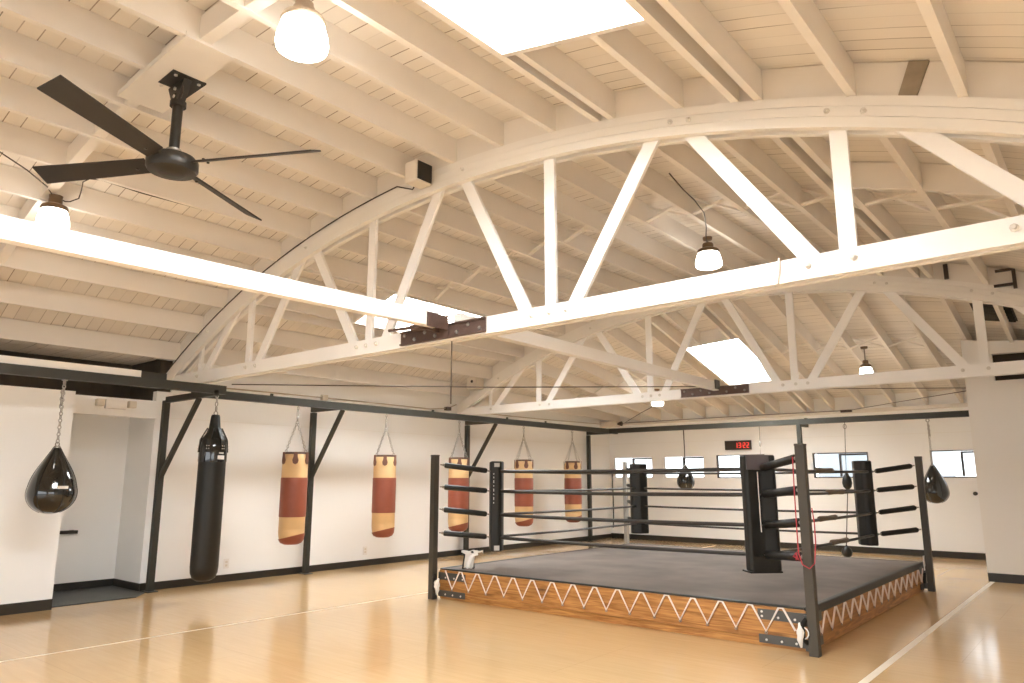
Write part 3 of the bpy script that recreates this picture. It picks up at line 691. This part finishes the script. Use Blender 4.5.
# zigzag lacing
def lacing(p, q, out, n, zt, zb, ins0, ins1, tail=False):
    p, q = Vector(p), Vector(q); d = (q - p); L = d.length; d.normalize(); out = Vector(out)
    pts = []; b = B()
    step = (L - ins0 - ins1) / n
    for i in range(n):
        s0 = ins0 + step * i
        T0 = p + d * s0 + out * .014 + Vector((0, 0, zt)); Bm = p + d * (s0 + step * .42) + out * .014 + Vector((0, 0, zb)); T1_ = p + d * (s0 + step * .86) + out * .014 + Vector((0, 0, zt))
        pts += [T0, Bm, T1_]
        B().torus(Bm + Vector((0, 0, -.008)), .012, .005, out, 8, 5).obj('lace_hook', 'bolt', ring)
    if tail:
        e = p + d * (ins0 + step * n) + out * .014
        pts += [e + Vector((0, 0, zt)), e + d * .10 + Vector((0, 0, .17))]
    b.tube(pts, .0095, 6)
    b.obj('lacing', 'lace', ring)
lacing((rx0, ry0, 0), (rx1, ry0, 0), (0, -1, 0), 15, hm - .022, .135, .13, .23, True)
lacing((rx1, ry0, 0), (rx1, ry1, 0), (1, 0, 0), 15, hm - .075, .13, .12, .08)
# corner posts
POST = {'A': (-6.97, 6.78), 'B': (-2.225, 6.765), 'C': (-2.195, 11.60), 'D': (-7.075, 11.76)}
INN = {'A': (-6.47, 7.33), 'B': (-2.86, 7.37), 'C': (-2.69, 11.10), 'D': (-6.52, 11.28)}
SG = {'A': (1, 1), 'B': (-1, 1), 'C': (-1, -1), 'D': (1, -1)}
RZ = [1.605, 1.347, 1.045, .757]; PZ = [1.70, 1.41, 1.125, .825]
for k, (x, y) in POST.items():
    h = .041 if k != 'D' else .035
    p = B().box(x - h, x + h, y - h, y + h, 0, 1.812).box(x - h - .003, x + h + .003, y - h - .003, y + h + .003, 1.80, 1.818).obj('post', 'ring_steel' if k != 'D' else 'rear_steel', ring, bevel=.004)
    sx, sy = SG[k]
    for z0, z1 in ((.235, .325), (.03, .105)):       # bracket plates round the platform corner
        cx = rx0 if k in 'AD' else rx1; cy = ry0 if k in 'AB' else ry1
        ox = -.008 * sx; oy = -.008 * sy
        br = B().box(*sorted((cx, cx + sx * .47)), *sorted((cy, cy + oy)), z0, z1).box(*sorted((cx, cx + ox)), *sorted((cy, cy + sy * .30)), z0, z1).box(*sorted((x + sx * h, cx + sx * .02)), *sorted((y, y + sy * (h - .01))), z0, z1).obj('corner_bracket', 'bracket', ring)
        if k in 'AB':
            bb = B()
            for u in ((.13, .26, .40) if z1 < .2 else (.13, .28, .43)):
                for w in ((z0 + .03,) if u != .43 and z1 < .2 else (z0 + .028, z1 - .022))[:1 if u < .3 and z1 > .2 else 2]:
                    bb.lathe([(0, 0), (.011, 0), (.011, .006), (0, .009)], (cx + sx * u, cy - .008, w), 8, Matrix.Rotation(PI / 2, 3, 'X'))
            bb.obj('bracket_bolts', 'bright_bolt', br)
    # turnbuckle lashing low on the post, a hook plus white tie
    if k in 'AB':
        B().tube([(x + sx * .055, y - .02, .30), (x + sx * .075, y - .055, .27), (x + sx * .075, y - .055, .14), (x + sx * .055, y - .02, .10)], .02, 8).obj('tie_bolt', 'black', ring)
        ax = x + (.06 if k == 'A' else 0)
        q = B().tube([(ax + sx * .10, y - .05, .27), (ax + sx * .085, y - .075, .20), (ax + sx * .10, y - .07, .13), (ax + sx * .09, y - .075, .07)], [.012, .03, .026, .008], 8).torus((ax + sx * .075, y - .06, .19), .05, .006, (0, 1, 0), 12, 5).obj('strap_end', 'white_cloth', ring, smooth=True)
        q['label'] = 'white strap end knotted round the post bolt'
    if k == 'C':
        q = B().box(x - .062, x - .050, y - .052, y + .03, .27, .46).obj('tape_wrap', 'white_cloth', ring); q['label'] = 'white tape wrapped low on the post'
        B().tube([(x - .075, y - .02, .24), (x - .08, y - .02, .10)], .03, 8).obj('tie_bolt', 'black', ring)
# ropes: four rows on each side
def side(k1, k2, rad):
    for i in range(4):
        a = Vector((*INN[k1], RZ[i])); c = Vector((*INN[k2], RZ[i]))
        pts = []
        for j in range(13):
            u = j / 12; q = a.lerp(c, u); q.z -= .012 * math.sin(PI * u); pts.append(q)
        rr = [.016 if (j < 1 or j > 11) else rad for j in range(13)]
        o = B().tube(pts, rr, 8).obj('rope', 'rope', ring, smooth=True)
        if k1 == 'B':                                 # taped repairs on the right-hand ropes
            q = a.lerp(c, .50 + .09 * (i % 2)); r_ = c - a; r_.normalize()
            B().tube([q - r_ * .30, q - r_ * .26, q, q + r_ * .26, q + r_ * .30], [.018, .034, .027, .033, .018], 8).obj('tape_wrap', 'tape', o, smooth=True)
side('A', 'B', .021); side('B', 'C', .017); side('D', 'C', .016); side('A', 'D', .016)
# rope spacers
def spacer(k1, k2, u):
    a = Vector((*INN[k1], 0)).lerp(Vector((*INN[k2], 0)), u)
    B().tube([a + Vector((0, 0, RZ[0] - .0)), a + Vector((.01, 0, 1.1)), a + Vector((0, 0, RZ[3] - .03))], .011, 6).obj('rope_spacer', 'rope', ring)
spacer('A', 'D', .78); spacer('B', 'C', .97)
# padded turnbuckle sleeves
for k in 'ABCD':
    for i in range(4):
        p = Vector((*POST[k], PZ[i])); q = Vector((*INN[k], RZ[i])); d = (q - p).normalized(); L = (q - p).length
        p0 = p + d * .07
        r_ = .036 if k != 'B' else .041
        u0, u1 = (.17, .93) if k != 'B' else (.12, .90)
        if k == 'D': u0, u1, r_ = .2, .8, .03
        s_ = B().tube([p + d * L * u0, p + d * (L * u0 + .015), p + d * (L * u1 - .02), p + d * L * u1], [r_ * .75, r_, r_ * .95, r_ * .7], 12).obj('turnbuckle_sleeve', 'black', ring, smooth='auto')
        B().tube([p0, p0 + d * .03, p0 + d * .035, p0 + d * .06, p0 + d * .065, q], [.009, .009, .018, .018, .010, .010], 6).obj('turnbuckle', 'bolt', s_)
# tall corner pads
def pad(k, off, w, th, z0, z1, flap):
    x, y = INN[k]; sx, sy = SG[k]; dg = Vector((sx, sy, 0)).normalized(); sd = Vector((-dg.y, dg.x, 0))
    c = Vector((x, y, 0)) + dg * off
    b = B()
    prof = []                                        # rounded slab that bends slightly round the corner
    for u in (-1, -.82, -.4, 0, .4, .82, 1):
        prof.append((u * w / 2, th / 2 - (.03 if abs(u) > .9 else 0) - .05 * abs(u)))
    back = [(u, -th / 2 + .0 - .05 * abs(u) / (w / 2) + (.03 if abs(u) > w * .45 else 0)) for u, v in prof][::-1]
    poly = [c + sd * u + dg * v + Vector((0, 0, z0)) for u, v in prof + back]
    b.prism(poly, (0, 0, z1 - z0))
    o = b.obj('corner_pad', 'black', ring, bevel=.02)
    if flap:
        B().bar(c + sd * (-.085) - dg * (th / 2 + .045) + Vector((0, 0, z1 - .075)), c + sd * (.15) - dg * (th / 2 + .035) + Vector((0, 0, z1 - .075)), .02, .15).obj('top_flap', 'pad_flap', o, bevel=.006)
        B().tube([c + sd * (.03) - dg * (th / 2 + .02) + Vector((0, 0, z1 - .17)), c + sd * .03 - dg * (th / 2 + .024) + Vector((0, 0, (z0 + z1) / 2)), c + sd * .025 - dg * (th / 2 + .02) + Vector((0, 0, z0 + .38))], .005, 6).obj('lacing_cord', 'lace', o)
        B().bar(c - dg * (th / 2 + .01) + Vector((0, 0, z0 + .07)) + sd * -.14, c - dg * (th / 2 + .01) + Vector((0, 0, z0 + .07)) + sd * .14, .05, .16).bar(c - dg * .01 + sd * -.17 + Vector((0, 0, z0 - .005)), c - dg * .01 + sd * .17 + Vector((0, 0, z0 - .005)), th + .05, .02).obj('bottom_flap', 'black', o, bevel=.01)
    return o
pA = pad('A', .10, .30, .15, .585, 1.735, False)
pB = pad('B', .06, .33, .16, .60, 1.745, True)
pC = pad('C', .19, .30, .15, .615, 1.755, False)
pD = pad('D', .05, .30, .13, .585, 1.765, False)
# pale label patches on pad A's edge
x, y = INN['A']; dg = Vector((1, 1, 0)).normalized(); sd = Vector((-dg.y, dg.x, 0)); c = Vector((x, y, 0)) + dg * .10
for z0, z1 in ((1.66, 1.71), (.60, .66)):
    q = c - sd * .156 - dg * .03
    o = B().prism([q - dg * .035 + Vector((0, 0, z0)), q + dg * .035 + Vector((0, 0, z0)), q + dg * .035 + Vector((0, 0, z1)), q - dg * .035 + Vector((0, 0, z1))], -sd * .004).obj('label_patch', 'label', pA); o['label'] = 'pale label patch'
# small white markers on the side of the same pad, a strip of pale lettering
b = B()
for i in range(11):
    z = 1.56 - .036 * i - .01 * (i % 3); q = c - sd * .152 - dg * .075
    b.prism([q + dg * .0 + Vector((0, 0, z)), q + dg * .008 + Vector((0, 0, z)), q + dg * .008 + Vector((0, 0, z + .02)), q + dg * .0 + Vector((0, 0, z + .02))], -sd * .004)
o = b.obj('pale_lettering', 'label', pA)

# red cord looped on the near right post
x, y = POST['B']
pts = [(x - .055, y - .06, 1.70), (x - .06, y - .062, 1.4), (x - .062, y - .062, 1.1), (x - .062, y - .062, .86), (x - .03, y - .075, .765), (x + .03, y - .08, .735), (x + .07, y - .06, .78), (x + .078, y - .02, .95), (x + .074, y + .0, 1.12), (x + .058, y + .01, 1.25)]
t = thing('red_cord', 'red cord looped around the near right corner post of the ring', 'cord', (x, y - .06, .73))
B().tube(pts, .0055, 6).obj('loop', 'red', t, smooth=True)
B().tube([(x - .09, y - .05, .80), (x - .075, y - .07, .87), (x - .11, y - .06, .83), (x - .06, y - .07, .80), (x - .09, y - .065, .86)], .007, 6).obj('knot', 'red', t, smooth=True)
# white cloth on a little dark stand on the left ring corner
cx, cy = -6.58, 7.08
t = thing('white_cloth', 'crumpled white cloth draped over a small dark stand on the left ring corner', 'cloth', (cx, cy, hm))
vx = Vector((.77, .64, 0)); vz = Vector((0, 0, .80)); vy = Vector((.64, -.77, 0))
def P(u, w, z): return Vector((cx, cy, hm)) + vx * u + vy * w + vz * z
B().bar(P(-.13, 0, .25), P(.15, 0, .265), .03, .03).bar(P(-.10, .02, 0), P(-.07, 0, .25), .022, .03, (1, 0, 0)).bar(P(-.10, .02, .01), P(-.10, -.06, .01), .03, .02).bar(P(.03, -.05, 0), P(.0, 0, .24), .02, .02, (1, 0, 0)).obj('stand', 'black', t)
b = B(); n, m_ = 14, 10; grid = []
for j in range(m_ + 1):
    v = j / m_; row = []
    for i in range(n + 1):
        u = i / n
        wl_ = -.11 + .20 * u if True else 0
        half0 = (-.125, .155); half1 = (-.085, .025)
        uu = half0[0] + (half0[1] - half0[0]) * u
        e0 = half1[0] + (half0[0] - half1[0]) * (1 if v < .2 else -.35 * (1 - v)); e1 = half1[1] + (half0[1] - half1[1]) * (1 if v < .22 else .35 * (1 - v) ** 1.2)
        uu = e0 + (e1 - e0) * u
        row.append(b.bm.verts.new(P(uu, .03 + .02 * math.sin(9 * u + 3 * v) + .015 * v, .285 - .27 * v + .01 * math.sin(14 * u))))
    grid.append(row)
for j in range(m_):
    for i in range(n): b.bm.faces.new((grid[j][i], grid[j][i + 1], grid[j + 1][i + 1], grid[j + 1][i]))
top = []
for i in range(n + 1):
    top.append(b.bm.verts.new(P(-.125 + .27 * i / n, -.035, .275 + .008 * math.sin(11 * i / n))))
for i in range(n): b.bm.faces.new((grid[0][i], top[i], top[i + 1], grid[0][i + 1]))
o = b.obj('cloth', 'white_cloth', t, smooth=True)
so = o.modifiers.new('solid', 'SOLIDIFY'); so.thickness = .006
B().bar(P(.09, .04, .235), P(.15, .04, .245), .03, .03).obj('handle', 'brass', t)

# ------------------------------------------------------------------ pendant lamps
def lamp(x, y, z, zt, label, group='opal glass pendant lamps', ringm='brass', s=1.):
    t = thing('pendant_lamp', label, 'lamp', (x, y, z), group)
    R = .175 * s
    B().lathe([(0, 0), (R * .80, .0), (R * .96, .012), (R, .045), (R * .96, .10), (R * .85, .16), (R * .70, .205), (R * .58, .225), (R * .52, .235)], (x, y, z), 36).obj('shade', 'shade', t, smooth='auto')
    B().lathe([(R * .84, .185), (R * .87, .20), (R * .80, .228), (R * .5, .25), (R * .42, .25), (R * .42, .30), (R * .36, .315), (0, .32)], (x, y, z), 30).obj('fitter_ring', ringm, t, smooth='auto')
    top = max(zt, z + .34)
    B().tube([(x, y, z + .31), (x, y, top - .02)], .011, 8).obj('stem', 'bolt', t)
    B().lathe([(.02, top - .05), (.055, top - .04), (.06, top - .005), (0, top)], (x, y, 0), 16).obj('canopy', ringm, t, smooth='auto')
    return t
lamp(-3.72, 2.36, 4.20, arc(-3.72), 'large glowing opal glass lamp at the top, left of the skylight', ringm='lamp_ring', s=.95)
lamp(-7.59, 2.24, 3.85, arc(-7.62), 'glowing opal glass lamp at the left edge, below the ceiling fan', s=.80)
lamp(-3.68, 8.28, 4.11, arc(-3.68), 'glowing opal glass lamp behind the near truss, right of the middle', s=.93)
lamp(-3.22, 13.50, 3.225, under(-3.22, 13.5), 'small glowing lamp above the second truss at the right', s=.64)
lamp(-7.70, 14.26, 3.09, under(-7.70, 14.26), 'small glowing lamp seen just below the second truss chord', s=.75)

# ------------------------------------------------------------------ ceiling fan
fx, fy, fz = -5.27, 2.295, 3.855
t = thing('ceiling_fan', 'dark industrial ceiling fan with four long blades', 'fan', (fx, fy, fz))
zt = arc(fx) - .016
pl = B().box(fx - .16, fx + .16, fy - .13, fy + .13, zt - .014, zt).obj('mount_plate', 'fan', t)
B().prism([(fx - .13, fy - .03, zt - .014), (fx + .13, fy - .03, zt - .014), (fx + .05, fy - .03, zt - .16), (fx - .05, fy - .03, zt - .16)], (0, .06, 0)).obj('mount_bracket', 'fan', t)
bb = B()
for u, w in ((-.12, -.09), (.12, -.09), (.12, .09), (-.12, .09)): bb.lathe([(0, 0), (.014, 0), (.014, -.01), (0, -.014)], (fx + u, fy + w, zt - .012), 8)
for z in (zt - .06, zt - .125): bb.lathe([(0, 0), (.014, 0), (.014, .012), (0, .014)], (fx, fy - .03, z), 8, Matrix.Rotation(PI / 2, 3, 'X'))
bb.obj('bolts', 'bright_bolt', t)
B().tube([(fx, fy, zt - .10), (fx, fy, fz + .09)], .038, 14).lathe([(.06, 0), (.06, .04)], (fx, fy, zt - .20), 14).obj('downrod', 'fan', t, smooth='auto')
B().tube([(fx + .05, fy - .02, zt - .11), (fx + .10, fy - .02, zt - .06), (fx + .11, fy - .02, zt - .12), (fx + .045, fy - .01, zt - .155)], .006, 6).obj('safety_cable', 'cable', t)
B().lathe([(0, -.085), (.085, -.085), (.10, -.075), (.17, -.065), (.185, -.04), (.185, .02), (.16, .05), (.06, .065), (.05, .10), (.0, .10)], (fx, fy, fz), 36).obj('motor_housing', 'fan', t, smooth='auto')
B().lathe([(.05, .095), (.055, .10), (.055, .115), (.04, .12)], (fx, fy, fz), 20).obj('collar', 'chain', t, smooth='auto')
for k in range(4):
    a = math.atan2(.65, 1.17) + k * PI / 2
    d = Vector((math.cos(a), math.sin(a), 0)); s = Vector((-d.y, d.x, 0)); c = Vector((fx, fy, fz + .005))
    pitch = math.radians(-24); up = (Vector((0, 0, 1)) * math.cos(pitch) + s * math.sin(pitch)); sd = (s * math.cos(pitch) - Vector((0, 0, 1)) * math.sin(pitch))
    L0, L1 = .20, 1.22
    q = [c + d * L0 - sd * .07, c + d * 1.17 - sd * .088, c + d * 1.17 + sd * .088, c + d * L0 + sd * .07]
    bl_ = B().prism([p - up * .008 for p in q], up * .014).obj('blade', 'blade', t, bevel=.005)
    B().bar(c + d * .12, c + d * .34, .05, .014, up).lathe([(0, 0), (.012, 0), (.01, .008), (0, .01)], c + d * .26 + up * .008, 8).lathe([(0, -.028), (.01, -.026), (.012, -.018), (0, -.018)], c + d * .30, 8).obj('blade_arm', 'fan', bl_)

# ------------------------------------------------------------------ small fittings
t = thing('digital_clock', 'black digital wall clock with red digits reading 13:22', 'clock', (-6.9, YB, 2.185))
B().box(-7.22, -6.585, YB - .06, YB, 2.185, 2.40).obj('case', 'base', t, bevel=.006)
seg = {'1': 'bc', '3': 'abgcd', '2': 'abged'}
b = B(); X = -6.96; yy = YB - .066
def sg(x0, z0, s):
    w, h, th = .052, .12, .0115; zm = z0 + h / 2
    q = {'a': (x0, z0 + h - th, x0 + w, z0 + h), 'd': (x0, z0, x0 + w, z0 + th), 'g': (x0, zm - th / 2, x0 + w, zm + th / 2), 'b': (x0 + w - th, zm, x0 + w, z0 + h), 'c': (x0 + w - th, z0, x0 + w, zm), 'e': (x0, z0, x0 + th, zm), 'f': (x0, zm, x0 + th, z0 + h)}[s]
    b.box(q[0], q[2], yy, yy + .005, q[1], q[3])
for ch in '13:22':
    if ch == ':':
        b.box(X - .006, X + .006, yy, yy + .005, 2.262, 2.276); b.box(X - .006, X + .006, yy, yy + .005, 2.306, 2.320); X += .022
    else:
        for s in seg[ch]: sg(X, 2.226, s)
        X += .086
o = b.obj('digits', 'led', t); o['label'] = 'red digits 13:22'

def speaker(loc, sz, face, label):
    x, y, z = loc; w, d, h = sz
    t = thing('wall_speaker', label, 'speaker', (x, y, z), 'white box speakers')
    B().box(x - w / 2, x + w / 2, y - d / 2, y + d / 2, z, z + h).obj('cabinet', 'box', t, bevel=.02)
    if face == 'x': B().box(x + w / 2, x + w / 2 + .012, y - d / 2 + .015, y + d / 2 - .015, z + .015, z + h - .015).obj('grille', 'base', t, bevel=.006)
    else: B().lathe([(0, 0), (.03, 0), (.028, .01), (0, .012)], (x + .02, y - d / 2, z + h * .62), 12, Matrix.Rotation(PI / 2, 3, 'X')).obj('bracket_knob', 'base', t)
    B().box(x - .02, x + .02, y + d / 2, y + d / 2 + .03, z + .04, z + .12).obj('bracket', 'box', t)
speaker((-5.03, T1 - .145, 4.37), (.17, .22, .22), 'x', 'white box speaker with a black grille on the near truss arch')
speaker((-9.78, T2 - .16, 3.27), (.26, .24, .24), 'y', 'white box speaker at the left end of the second truss')
b_ = thing('emergency_light', 'cream twin-head emergency light on the lintel over the left recess', 'light', (-10.40, 4.05, 2.43))
B().box(-10.40, -10.34, 3.93, 4.20, 2.435, 2.56).obj('housing', 'plate', b_, bevel=.006)
for y in (3.86, 4.27):
    B().box(-10.40, -10.31, y - .05, y + .05, 2.46, 2.555).obj('lamp_head', 'box', b_, bevel=.012)
for y, l in ((5.894, 'small ivory wall outlet beside the foot of the long black bag'), (8.515, 'small ivory wall outlet low on the wall below the second tan bag')):
    t = thing('wall_outlet', l, 'outlet', (XL, y, .20), 'wall outlets on the left wall')
    B().box(XL, XL + .008, y - .045, y + .045, .19, .33).obj('cover_plate', 'plate', t, bevel=.003)
    bx = B()
    for z in (.235, .285): bx.box(XL + .008, XL + .010, y - .018, y + .018, z - .015, z + .015)
    bx.obj('socket', 'box', t)
tag(B().prism([(-11.28, 3.39, 0), (-9.98, 3.39, 0), (-9.98, 4.40, 0), (-10.26, 4.63, 0), (-11.28, 4.63, 0)], (0, 0, .012)).obj('floor_mat', 'mat'), 'dark rubber mat on the floor of the left door recess', 'mat')
tag(B().box(-7.42, -7.384, YF, 16.2, 0, .0015).obj('floor_tape', 'worn_tape'), 'faint worn tape line on the floor left of the ring', 'tape', 'white tape lines on the floor')
tag(B().box(-1.715, -1.655, 4.0, 13.2, 0, .0015).obj('floor_tape', 'floor_tape'), 'white tape line on the floor right of the ring', 'tape', 'white tape lines on the floor')

def wire(pts, r, label, name='cable', m='cable', cat='cable'):
    b = B().tube(pts, r, 6)
    return tag(b.obj(name, m, smooth=True), label, cat)
# dark cable following the top of the near arch up to the speaker
wire([(x, T1 - .012, arc(x) - .004) for x in [-10.3 + .3 * i for i in range(17)]] + [(-5.25, T1 - .02, 4.42), (-5.18, T1 - .06, 4.42)], .007, 'dark cable along the top left of the near arch up to the speaker')
zc = lambda x, y: under(x, y)
wire([(-6.95, .6, 4.36), (-7.18, 1.652, 4.30), (-7.33, 1.907, 4.264), (-7.50, 2.13, 4.221), (-7.57, 2.20, 4.18)], .006, 'thin dark cable feeding the lamp at the left edge')
wire([(-7.585, 2.25, 4.19), (-7.60, 2.273, 4.17), (-7.62, 2.33, 4.165), (-7.617, 2.37, 4.175), (-7.529, 2.416, 4.20), (-7.40, 2.39, 4.25), (-7.27, 2.352, 4.279), (-7.20, 2.38, 4.30), (-7.165, 2.46, 4.31), (-7.18, 2.65, 4.31), (-7.20, 2.854, 4.31), (-7.20, 3.289, 4.32), (-7.20, 4.68, 4.34)], .006, 'thin dark cable looping from the left lamp along a joist to the near truss')
wire([(-3.12, 6.2, 4.50), (-3.18, 6.613, 4.48), (-3.22, 6.959, 4.48), (-3.307, 7.386, 4.48), (-3.50, 7.86, 4.49), (-3.64, 8.15, 4.47), (-3.68, 8.26, 4.44)], .007, 'dark cable feeding the lamp behind the near truss')
wire([(-9.0, 4.96, 2.745), (-7.0, 7.9, 2.83), (-5.063, 10.70, 2.955)], .008, 'thin steel cable from the left rail to the second truss splice')
wire([(-4.74, T1 + .07, 2.785), (-4.74, T1 + .07, 2.19)], .006, 'thin dark rod hanging below the near truss splice', 'hanging_rod', 'cable', 'rod')
wire([(XL + .035, 4.9, 2.872), (XL + .035, 7.4, 2.885), (XL + .035, 10.0, 2.875), (XL + .035, 10.5, 2.93), (XL + .035, 10.74, 3.02)], .012, 'thin painted conduit along the top of the left wall', 'conduit', 'grey_cable', 'conduit')
wire([(XL + .035, 11.0, 2.90), (XL + .035, 13.5, 2.90), (XL + .035, 16.0, 2.93), (XL + .06, 16.5, 2.93)], .010, 'painted conduit at the far end of the left wall', 'conduit', 'grey_cable', 'conduit')
tag(B().box(XL, XL + .07, 7.42, 7.53, 2.84, 2.93).obj('junction_box', 'box'), 'small junction box on the conduit above the left wall post', 'box')
tag(B().box(XL, XL + .09, 10.42, 10.54, 2.88, 2.95).obj('junction_box', 'cable'), 'small dark junction box at the left end of the second truss', 'box')
t = thing('siren_box', 'beige box with dark flared side in the far left corner under the ceiling', 'box', (-10.2, 16.4, 2.87))
B().box(XL, -9.98, 16.2, 16.42, 2.84, 2.99).obj('housing', 'box', t, bevel=.012)
B().lathe([(.03, 0), (.06, .10), (.06, .12), (0, .12)], (-9.98, 16.3, 2.92), 14, Matrix.Rotation(PI / 2, 3, 'Y')).obj('horn', 'cable', t, smooth='auto')
wire([(-9.85, 16.3, 2.90), (-7.5, 13.2, 2.86), (-5.6, T2 + .16, 2.86)], .006, 'dark cable running from the corner box to the second truss splice')
wire([(-9.9, 16.55, 2.955), (-6.534, 16.55, 2.965), (-4.43, 16.55, 2.955)], .008, 'dark cable running along the top of the back wall')
wire([(-4.40, 16.50, 2.945), (-3.0, 14.85, 2.915), (-1.745, 13.30, 2.871)], .006, 'dark cable stretched from the back wall clamp to the right partition')
wire([(-3.97, T2 + .15, 2.849), (-2.8, 12.1, 2.88), (-1.745, 13.30, 2.918)], .006, 'dark straight cable from the second truss to the right partition')
tag(B().box(-4.52, -4.30, 16.49, 16.56, 2.915, 2.965).obj('cable_clamp', 'cable'), 'dark cable clamp at the top of the back wall above the ring post', 'clamp')
t = thing('wall_bracket', 'small dark steel bracket above the second truss at the right', 'bracket', (-.87, T2 - .04, arc(-.87)))
B().box(-.77, -.73, T2 - .06, T2 - .02, arc(-.77) - .01, arc(-.77) + .22).box(-.97, -.73, T2 - .06, T2 - .02, arc(-.87), arc(-.87) + .03).box(-.94, -.73, T2 - .06, T2 - .02, arc(-.87) + .19, arc(-.87) + .22).obj('strap', 'cable', t)
tag(B().box(-1.50, -1.45, T2 - .05, T2 - .01, arc(-1.5), arc(-1.5) + .2).obj('steel_strap', 'cable'), 'short dark steel strap above the second truss, left of the bracket', 'strap')
wire([(-1.60, T1 - .01, 2.955), (-1.605, T1 - .015, 2.87), (-1.62, T1 - .012, 2.79), (-1.62, T1 + .02, 2.77)], .006, 'thin white wire draped over the near truss chord', 'wire', 'white', 'wire')

# ------------------------------------------------------------------ outside
tag(B().box(-40, 30, -30, 60, -.3, -.12).obj('ground', 'asphalt'), 'asphalt ground outside the gym', 'ground', kind='structure')
t = thing('building', 'pale blue-grey building outside the right-hand window', 'building', (-5.1, 27, -.12))
B().box(-8.0, -4.55, 26, 30, -.12, 5.2).obj('facade', 'ext', t)
B().box(-8.05, -4.5, 25.95, 30.05, 5.2, 5.35).obj('roof', 'ext', t)
B().box(-5.2, -4.8, 25.97, 26.0, 1.6, 3.2).obj('window', 'glass', t)

# ------------------------------------------------------------------ light
w = bpy.data.worlds.new('sky'); bpy.context.scene.world = w; w.use_nodes = True
bg = w.node_tree.nodes['Background']; bg.inputs['Color'].default_value = (.93, .968, 1., 1); bg.inputs['Strength'].default_value = 2.5
def portal(name, loc, rot, sx, sy):
    l = bpy.data.lights.new(name, 'AREA'); l.shape = 'RECTANGLE'; l.size = sx; l.size_y = sy
    l.cycles.is_portal = True
    o = bpy.data.objects.new(name, l); o.location = loc; o.rotation_euler = rot; C.objects.link(o)
portal('door_portal', (-4.4, YF - .1, 1.45), (PI / 2, 0, 0), 7.6, 2.9)      # daylight through the open roll-up door
portal('side_portal', (XR + .1, -.9, 1.82), (0, PI / 2, 0), 1.85, 5.0)      # daylight through the side window
portal('rear_portal', (-6.2, YB + .13, 1.82), (-PI / 2, 0, 0), 8.6, .55)    # daylight through the small back windows

# ------------------------------------------------------------------ camera
F, YAW, PITCH = 721.62, -.6944, .1887
cam = bpy.data.cameras.new('camera'); co = bpy.data.objects.new('camera', cam); C.objects.link(co)
cam.sensor_width = 36; cam.lens = 36 * F / 1024; cam.clip_start = .05; cam.clip_end = 200
co.location = (0, 0, 1.5)
cy, sy, cp, sp = math.cos(YAW), math.sin(YAW), math.cos(PITCH), math.sin(PITCH)
right = Vector((cy, -sy, 0)); fwd = Vector((sy * cp, cy * cp, sp)); up = right.cross(fwd)
m = Matrix((right, up, -fwd)).transposed()
co.rotation_euler = m.to_euler()
sc = bpy.context.scene
sc.camera = co
sc.view_settings.view_transform = 'Standard'; sc.view_settings.look = 'None'
sc.view_settings.exposure = .76; sc.view_settings.gamma = 1.0; sc.view_settings.use_curve_mapping = False
sc.cycles.use_denoising = True
sc.cycles.max_bounces = 10; sc.cycles.diffuse_bounces = 7; sc.cycles.sample_clamp_indirect = 8
